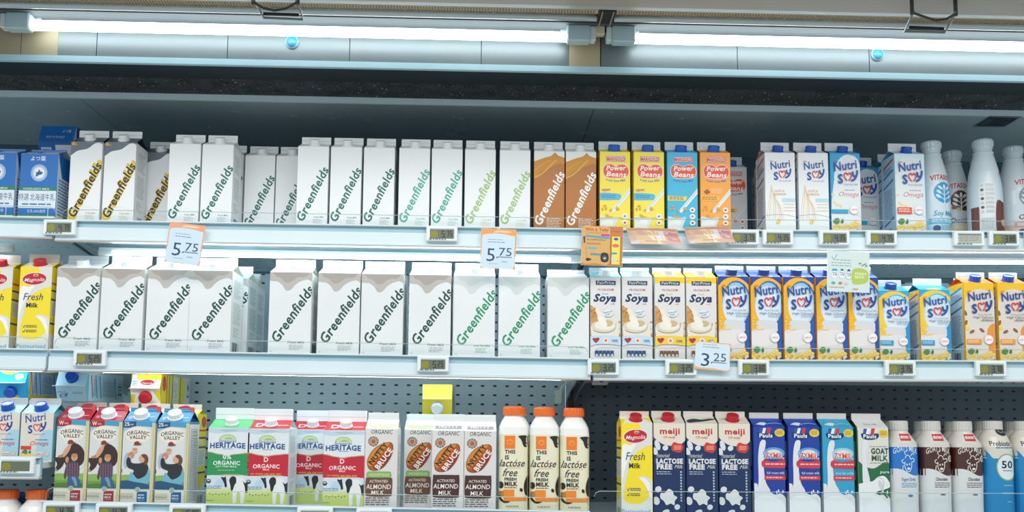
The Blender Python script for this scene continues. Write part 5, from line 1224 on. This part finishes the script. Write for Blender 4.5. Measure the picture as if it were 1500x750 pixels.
        r = bottle_s(1.11, 'milk_bottle', [(0, 2.9, 4, '#e6e3cf'), (.25, 3.15, 4, '#e6e3cf'), (1.2, 3.35, 4.2, '#e9e4c4'), (7, 3.3, 4.2, '#ebe6c8'), (15.4, 3.35, 4.2, '#ebe6c8'), (16.2, 3.35, 4.2, '#f0f0ea'), (17.6, 3.2, 3.8, '#f2f2ee'), (18.6, 2.75, 3, '#f2f2ee'), (19.4, 2.2, 2.2, '#f2f2ee'), (19.9, 1.9, 2, '#f2f2ee'), (20.4, 1.9, 2, '#f2f2ee')],
                   [(20.0, 2.3), (20.2, 2.36), (21.5, 2.32), (21.85, 2.15), (21.95, 1.9)], '#ee6a1c', lactose_art())
    elif key in ('goab', 'goac'):
        c = '#1f74c8' if key == 'goab' else '#4a241c'; m_ = '#d9dcdc'
        a = goat_art(key == 'goac'); z1 = 9.0
        pr = [(0, 3.1, 3.5, m_), (.4, 3.4, 3.5, m_), (9.0, 3.5, 3.5, c), (14.8, 3.5, 3.5, '#d5d2c9'), (15.6, 3.4, 3.4, '#d5d2c9'), (17.6, 2.2, 2.4, '#d5d2c9'), (18.0, 2.05, 2, '#d5d2c9'), (18.6, 2.0, 2, '#d5d2c9')]
        # wavy lower edge of the sleeve
        A2 = Art(7.0, 20, (448, 370, 625, 750), 1.0)
        a.it.insert(0, None); a.it.pop(0)
        wv = Art(7.2, 20, (448, 370, 625, 750), 1.0); wv.blob([(430, 575), (470, 562), (520, 568), (560, 585), (600, 590), (645, 560), (660, 640), (430, 640)], m_, 4)
        a.it = [(cc, LL + 2, pp) for cc, LL, pp in a.it]; a.it = wv.it + a.it
        r = bottle_s(1.09, 'milk_bottle', pr, [(18.2, 2.1), (18.4, 2.15), (20.2, 2.1), (20.4, 1.95)], '#cfcdc6', a)
    elif key == 'prob':
        a = probiotic_art(); m_ = '#d9d3c6'; r = bottle_s(1.09, 'milk_bottle', [(0, 3.2, 3, '#1f86bf'), (.4, 3.5, 3, '#1f86bf'), (9.5, 3.55, 3, '#1f86bf'), (12.6, 3.55, 3, m_), (15, 3.5, 2.8, m_), (17, 2.9, 2.4, m_), (18.2, 2.1, 2, m_), (18.8, 2.0, 2, m_)], [(18.5, 2.1), (18.7, 2.15), (20.3, 2.1), (20.5, 1.95)], '#cfcdc6', a)
    elif key[:3] == 'vit':
        a = vita_back() if key == 'vitk' else vita_art(key[3]); m_ = '#d5e4ea'; lo = {'b': '#b5dcee', 'c': '#d8dfe0', 's': '#dcc2b4', 'k': '#d5e2e6'}[key[3]]
        r = bottle_s(1.10, 'soy_milk_bottle', [(0, 3.6, 2, lo), (.5, 3.75, 2, lo), (4.5, 3.85, 2, m_), (9, 3.85, 2, m_), (12, 3.75, 2, m_), (15, 3.3, 2, m_), (17.5, 2.65, 2, m_), (19.3, 2.15, 2, m_), (19.5, 2.3, 2, m_), (19.8, 2.0, 2, m_), (20.6, 1.9, 2, m_)], [(20.2, 2.05), (20.4, 2.1), (20.9, 2.1), (21.2, 2.35), (22.2, 2.35), (22.6, 2.15), (22.7, 1.9)], '#cfdfe6', a)
    elif key == 'tub':
        a = Art(4.6, 9, (0, 0, 46, 90)); a.fill('#2f62a8'); a.blob([(4, 30), (42, 20), (44, 60), (4, 66)], '#dfe7ee', 3); r = bottle('yogurt_drink_bottle', [(0, 2.0, 2, '#2f62a8'), (.4, 2.3, 2, '#2f62a8'), (8, 2.3, 2, '#dfe7ee'), (9, 1.8, 2, '#dfe7ee'), (9.4, 1.7, 2, '#dfe7ee')], [(9.2, 1.9), (9.4, 2.0), (10.4, 2.0), (10.5, 1.8)], '#3f7fc4', a)
    else: raise KeyError(key)
    PROT[key] = [r, False]
    return r
def inst(key):
    r = proto(key)
    if not PROT[key][1]: PROT[key][1] = True; return r
    return copy_tree(r)
def put(key, xl, xr, row, label, cat='carton', dy=0.0, yaw=0, group=None, mod=None, dz=0.0):
    ly = {1: 330, 2: 520, 3: 745}[row]
    x = P((xl + xr) / 2, ly, dy).x; o = inst(key); z = surf(row, x, mod)
    o.location = (x, dy, z + dz); o.rotation_euler = (0, 0, math.radians(yaw)); tag(o, label, cat, group)
    return o

# ---- top shelf
T1 = 'cartons on the top shelf'
put('hok', -36, 18, 1, 'blue and white carton with Japanese writing, cut by the picture edge', group=T1, dy=-.0)
put('hok', 25, 80, 1, 'blue and white carton with Japanese writing beside the yellow-lettered cartons', group=T1, dy=-.0)
put('gfy', 97.5, 145, 1, 'white carton, yellow-edged slanted lettering, beside the blue Japanese cartons', group=T1)
put('gfy', 147.5, 195, 1, 'white carton, yellow-edged slanted lettering, in the middle of its three', group=T1)
put('gfy', 205, 251, 1, 'set-back white carton, yellow-edged lettering, overlapped by a green-lettered one', group=T1, dy=.075)
put('gfg', 243.5, 290, 1, 'white carton, dark green slanted lettering, next to the last yellow-lettered one', group=T1)
put('gfg', 292, 338.5, 1, 'white carton, dark green lettering, showing its printed right side', group=T1)
put('gfg', 309, 352, 1, 'white carton tucked behind, only its fin seen beside the printed side panel', group=T1, dy=.075)
put('gfg', 356, 400, 1, 'low set-back white carton, green lettering, in the dip of the row', group=T1, dy=.078)
put('gfg', 402, 446, 1, 'low set-back white carton, lettering cut off by the taller neighbour', group=T1, dy=.078)
put('gfg', 433, 479, 1, 'white carton, dark green lettering, first after the dip in the row', group=T1)
put('gfg', 481.5, 528, 1, 'white carton, dark green lettering, middle of the three after the dip', group=T1)
put('gfg', 530.5, 576.5, 1, 'white carton, dark green lettering, just before the pale green ones', group=T1)
put('gfl', 582.5, 628.5, 1, 'white carton, pale green lettering, nearest the dark green ones', group=T1)
put('gfl', 630.5, 676.5, 1, 'white carton, pale green lettering, nearest the lime ones', group=T1)
put('gfm', 679.5, 725.5, 1, 'white carton, lime lettering, beside the pale green ones', group=T1)
put('gfm', 731, 776.5, 1, 'white carton, lime lettering, beside the brown cartons', group=T1)
put('gfb', 781.5, 827, 1, 'brown carton, white slanted lettering, beside the lime-lettered carton', group=T1)
put('gfb', 828.3, 873.5, 1, 'brown carton, white slanted lettering, beside the yellow bean milk', group=T1)
put('powy', 877, 925, 1, 'yellow bean milk carton with red badge, beside the brown carton', group=T1)
put('powy', 927, 975, 1, 'yellow bean milk carton with red badge, beside the cyan one', group=T1)
put('powc', 977.5, 1023, 1, 'cyan bean milk carton with red badge and blue cap', group=T1)
put('powo', 1025.5, 1072, 1, 'orange bean milk carton with red badge and blue cap', group=T1)
put('poww', 1052, 1096, 1, 'pale grey bean milk carton half hidden behind the orange one', group=T1, dy=.115)
put('n1_white', 1113, 1158, 1, 'white oat soy carton deep in the row, only its fin and side seen', group=T1, dy=.155)
put('n1_white', 1117, 1163, 1, 'white oat soy carton right behind the front one, side panel seen', group=T1, dy=.078)
put('n1_white', 1121, 1167, 1, 'white oat soy carton, blue cap, first at the front', group=T1)
put('n1_white', 1170, 1216, 1, 'white oat soy carton, blue cap, beside the blue soy carton', group=T1)
put('n1_om', 1218, 1262, 1, 'blue soy carton with blue cap, at the front beside the oat ones', group=T1)
put('n1_om', 1246, 1290, 1, 'blue soy carton set back, half hidden behind the front one', group=T1, dy=.115)
put('n1_omr', 1312, 1358, 1, 'pale soy carton with an orange-red patch, beside the tall bottles', group=T1)
put('n1_omr', 1296, 1340, 1, 'pale soy carton behind the orange-red patched one, only its side seen', group=T1, dy=.085)
B1 = 'tall bottles on the top shelf'
put('vitb', 1361, 1409, 1, 'tall pale bottle with a cyan leaf circle', 'bottle', .02, 14, B1)
put('vitc', 1387, 1432, 1, 'pale bottle with a dark brown leaf circle', 'bottle', .092, 0, B1)
put('vits', 1416, 1460, 1, 'pale bottle mostly hidden behind the cocoa bottle', 'bottle', .15, -30, B1)
put('vitk', 1431, 1484, 1, 'tall pale bottle with a brown cocoa patch, back panel facing out', 'bottle', .0, 0, B1)
put('vits', 1482, 1536, 1, 'tall pale bottle with a peach base, cut by the picture edge', 'bottle', .055, 20, B1)
put('vits', 1345, 1390, 1, 'pale bottle hidden behind the cyan leaf bottle', 'bottle', .175, 0, B1)

# ---- middle shelf
T2 = 'cartons on the middle shelf'
put('mag2', -26, 3, 2, 'yellow and white milk carton cut by the picture edge', group=T2, dy=.02)
put('mag2', 23.5, 69, 2, 'yellow fresh milk carton with a red cap on the middle shelf', group=T2)
put('mag2', 30, 75, 2, 'yellow milk carton right behind the red-capped one on the middle shelf', group=T2, dy=.08)
put('gbig', 78, 140, 2, 'large white carton, dark green lettering, beside the yellow milk carton', group=T2)
put('gbig', 144, 206, 2, 'large white carton, dark green lettering, before the first 5.75 card', group=T2)
put('gbig', 212.5, 273, 2, 'large white carton, dark green lettering, whose fin the first 5.75 card covers', group=T2)
put('gbig', 275, 335, 2, 'large white carton, dark green lettering, showing a printed side before the gap', group=T2)
put('gbig', 301, 360, 2, 'large white carton behind the gap, mostly hidden, green mark on its side', group=T2, dy=.105)
put('gbig', 315, 372, 2, 'large white carton deepest in the gap, side print showing', group=T2, dy=.21)
put('gbig', 392, 454, 2, 'large white carton, dark green lettering, first after the gap', group=T2)
put('gbig', 463.5, 525, 2, 'large white carton, dark green lettering, second from the gap', group=T2)
put('gbig', 527.5, 589, 2, 'large white carton, dark green lettering, third from the gap', group=T2)
put('gbig', 598, 659, 2, 'large white carton, dark green lettering, beside the brighter green ones', group=T2)
put('gbigl', 663.5, 724, 2, 'large white carton, bright green lettering, beside the dark green ones', group=T2)
put('gbigl', 729.5, 791, 2, 'large white carton, bright green lettering, below the second 5.75 card', group=T2)
put('gbigs', 802, 860, 2, 'white capless carton, bright green lettering, beside the bean milk', group=T2)
put('soyb', 865, 909, 2, 'white and pale blue soya carton under the competition card', group=T2)
put('soyb', 911.5, 956, 2, 'white and pale blue soya carton beside the yellow-topped ones', group=T2)
put('soyy', 959.5, 1004, 2, 'white and yellow soya carton beside the pale blue ones', group=T2)
put('soyy', 1006.5, 1050, 2, 'white and yellow soya carton behind the tilted 3.25 card', group=T2)
put('n2_hc', 1053.5, 1098, 2, 'yellow and dark blue soy carton beside the yellow-topped soya', group=T2)
put('n2_hc', 1101, 1146, 2, 'yellow and dark blue soy carton, second of the five', group=T2)
put('n2_hc', 1149.5, 1194, 2, 'yellow and dark blue soy carton, middle of the five', group=T2)
put('n2_hc', 1197.5, 1242, 2, 'yellow and dark blue soy carton, top covered by the pale green card', group=T2)
put('n2_hc', 1245, 1289, 2, 'yellow and dark blue soy carton beside the lower cyan one', group=T2)
put('n2_hcl', 1291.5, 1332, 2, 'yellow and cyan soy carton with a blue cap', group=T2, dy=-.004)
put('hclx', 1350, 1394, 2, 'yellow and cyan soy carton without a cap, left side showing', group=T2, yaw=-1)
put('n2_hcl', 1330, 1372, 2, 'yellow and cyan soy carton behind, only its fin seen beside the capless one', group=T2, dy=.085)
put('n2_al', 1414.5, 1460, 2, 'yellow and orange almond soy carton with side panel showing', group=T2)
put('n2_al', 1410, 1454, 2, 'yellow and orange almond soy carton behind the first one', group=T2, dy=.085)
put('n2_al', 1464, 1509, 2, 'yellow and orange almond soy carton at the picture edge', group=T2)
put('n2_al', 1464, 1509, 2, 'yellow and orange almond soy carton behind the one at the picture edge', group=T2, dy=.085)

# ---- lower shelf
T3 = 'cartons on the lower shelf'
put('short', -24, 19, 3, 'small pale soy carton cut by the picture edge on the raised shelf', group=T3, mod='A')
put('short', 25, 70, 3, 'small pale soy carton with a blue cap beside the red cow carton', group=T3, mod='A')
put('short', 24, 66, 3, 'small pale soy carton behind the front one on the raised shelf', group=T3, mod='A', dy=.085)
put('orgr', 78.5, 124, 3, 'red-roofed carton picturing a boy and cow, nearest the small soy cartons', group=T3)
put('orgr', 127.5, 173, 3, 'red-roofed carton picturing a boy and cow, beside the blue-roofed ones', group=T3)
put('orgb', 176, 222, 3, 'blue-roofed carton picturing a woman and baby, beside the red ones', group=T3)
put('orgb', 226.5, 272, 3, 'blue-roofed carton picturing a woman and baby, white side showing', group=T3)
for i, (xl, lab) in enumerate(((92, 'white-finned yellow carton behind the first red cow carton'), (140, 'white-finned yellow carton behind the second red cow carton'), (188, 'white-finned yellow carton behind the first blue-roofed carton'), (236, 'white-finned yellow carton behind the last blue-roofed carton, side showing'))):
    put('magt', xl + 3, xl + 48, 3, lab, group=T3, dy=.085)
put('herg', 303, 360, 3, 'green banded organic carton with a black and white cow', group=T3)
put('herr', 361.5, 418.5, 3, 'red banded organic carton beside the green one', group=T3, dy=.0)
put('herr', 425, 480, 3, 'red banded organic carton overlapped by the nearer red one', group=T3, dy=.098)
put('herr', 472, 532, 3, 'red banded organic carton beside the almond milk', group=T3, dy=-.002)
put('nutg', 533.5, 580, 3, 'white almond milk carton with a green strip, side showing', group=T3)
put('nutg', 592, 635, 3, 'white almond milk carton with a green strip, set back', group=T3, dy=.078)
put('nutb', 632.5, 678, 3, 'white almond milk carton with a dark brown panel, nearest the green strip ones', group=T3)
put('nutb', 679.5, 725, 3, 'white almond milk carton with a dark brown panel, beside the bottles', group=T3)
B3 = 'orange-capped milk bottles'
put('lact', 729, 774, 3, 'orange-capped white milk bottle beside the almond milk cartons', 'bottle', group=B3)
put('lact', 775.5, 820, 3, 'orange-capped white milk bottle in the middle of the front three', 'bottle', group=B3)
put('lact', 821, 864, 3, 'orange-capped white milk bottle nearest the dark bay', 'bottle', dy=.0, group=B3)
put('lact', 734, 777, 3, 'orange-capped milk bottle behind the one beside the almond milk', 'bottle', dy=.08, group=B3)
put('lact', 778, 821, 3, 'orange-capped milk bottle behind the middle one', 'bottle', dy=.08, group=B3)
put('lact', 822, 865, 3, 'orange-capped milk bottle behind the one nearest the dark bay', 'bottle', dy=.08, group=B3)
put('mag3', 909.5, 957, 3, 'yellow fresh milk carton with a red cap in the dark bay', group=T3)
put('mei', 958.5, 1004, 3, 'navy and cream carton with a red cap beside the yellow one', group=T3)
put('meix', 1006.5, 1052, 3, 'navy and cream carton without a cap', group=T3)
put('mei', 1054.5, 1100, 3, 'navy and cream carton with a red cap beside the royal blue one', group=T3)
put('paud', 1104.5, 1152, 3, 'royal blue carton with a milk pour, beside the navy ones', group=T3)
put('paud', 1156, 1203, 3, 'royal blue carton with a milk pour, beside the light blue one', group=T3)
put('paul', 1206.5, 1253, 3, 'light blue carton with a milk pour', group=T3)
put('paug', 1258, 1305, 3, 'white and green goat milk carton', group=T3)
B4 = 'pale-capped bottles in the dark bay'
put('goab', 1306, 1353, 3, 'blue goat milk bottle', 'bottle', group=B4)
put('goac', 1355, 1401, 3, 'brown goat milk bottle beside the blue one', 'bottle', group=B4)
put('goac', 1402.5, 1448, 3, 'brown goat milk bottle beside the probiotic one', 'bottle', group=B4)
put('prob', 1448.5, 1494, 3, 'cream and blue probiotic bottle with a white circle', 'bottle', group=B4)
put('prob', 1495.5, 1541, 3, 'cream and blue bottle cut by the picture edge', 'bottle', group=B4)
for xl, k, lab in ((1299, 'goab', 'pale-capped bottle behind the blue goat milk bottle'), (1345, 'goac', 'pale-capped bottle behind the first brown goat milk bottle'), (1391, 'goac', 'pale-capped bottle behind the second brown goat milk bottle'), (1437, 'prob', 'pale-capped bottle behind the probiotic bottle'), (1482, 'prob', 'pale-capped bottle behind the one at the picture edge')):
    put(k, xl, xl + 43, 3, lab, 'bottle', dy=.085, group=B4)

# ---- cartons lying on top of others, roofs towards the aisle
def lie(key, px, Y, z, label, yaw=0, flip=False, group='cartons lying on top of the rows', W=7.0):
    o = inst(key); x = P(px, 560, Y).x
    R = Matrix.Rotation(math.radians(yaw), 4, 'Z') @ Matrix.Rotation(math.radians(90), 4, 'X')
    h = {'magt': 20.4, 'hok': 16.6, 'n2_hcl': 16.9, 'n1_omr': 20.2, 'pla': 19.5, 'short': 10.6}[key] * .01
    off = Matrix.Translation((0, 0, -h))
    if flip: off = Matrix.Rotation(math.pi, 4, 'Z') @ Matrix.Translation((0, -W * .01, -h))
    o.rotation_mode = 'QUATERNION'
    M = Matrix.Translation((x, Y, z)) @ R @ off
    o.location = M.to_translation(); o.rotation_quaternion = M.to_quaternion()
    tag(o, label, 'carton', group); return o
ztop = lambda row, x, h, mod=None: surf(row, x, mod) + h * .01
lie('hok', 66, .125, ztop(1, P(66, 300).x, 16.6 + 2.1) + .0005, 'blue carton with Japanese writing lying on top of the upright blue ones')
put('hok', 33, 84, 1, 'blue and white carton behind the front one, carrying the lying carton', group=T1, dy=.085)
put('hok', 41, 89, 1, 'blue and white carton deepest in its column, under the lying one', group=T1, dy=.17)
xm = P(220, 580).x
lie('magt', 216, .155, ztop(3, xm, 20.4 + 2.7) + .001, 'yellow milk carton with a red cap lying on the cartons behind the cow ones')
lie('pla', 641, .135, ztop(3, P(640, 580).x, 18.5 + 3.6) + .001, 'plain yellow carton with a pale cap lying on the almond milk cartons')
put('nutb', 642, 684, 3, 'white almond milk carton hidden behind, carrying the lying yellow carton', group=T3, dy=.078)
put('nutb', 648, 689, 3, 'white almond milk carton deepest in its column under the lying yellow carton', group=T3, dy=.155)
xa = P(40, 600).x
lie('n2_hcl', 20, .115, ztop(3, xa, 10.6 + 3.3, 'A') + .001, 'cyan and yellow soy carton lying above the small soy cartons')
lie('n1_omr', 108, .115, ztop(3, P(92, 600).x, 20.4 + 2.7, 'B') + .001, 'pale blue soy carton lying across between the bays with its cap up', flip=True)

# ---- bottom of the raised bay
zb = P(48, 716.5, .033).z - .242
d = MB(); d.box((XL, -.03, zb - .012), (JX['A'][1] - .002, .455, zb), WHT); o = d.build('display_shelf'); tag(o, 'lowest shelf under the raised one, holding orange-capped bottles', 'shelf', 'chiller shelves')
for px, Y, lab in ((-47, 0, 'low orange-capped bottle cut by the picture corner'), (-1, 0, 'low orange-capped bottle in the bottom bay, in the middle')):
    o = inst('lact'); o.location = (P(px, 735, Y).x, Y, zb); tag(o, lab, 'bottle', B3)
o = inst('lact'); o.location = (JX['A'][1] - .036, 0, zb); tag(o, 'low orange-capped bottle against the cow carton bay', 'bottle', B3)
k = 0
for r_ in range(3):
    for c_ in range(6):
        o = inst('tub'); x = JX['A'][1] - .03 - c_ * .052; y = .10 + r_ * .06
        o.location = (x, y, zb + .115); tag(o, 'small blue and white drink bottle on the riser in the bottom bay', 'bottle', 'small drink bottles in the bottom bay')
b = MB(); b.box((JX['A'][1] - .36, .085, zb), (JX['A'][1] - .004, .30, zb + .1145), mat('#cfd9dc', .4, kind='paint'), .002); tag(b.build('display_riser'), 'pale riser block under the small drink bottles in the bottom bay', 'riser')
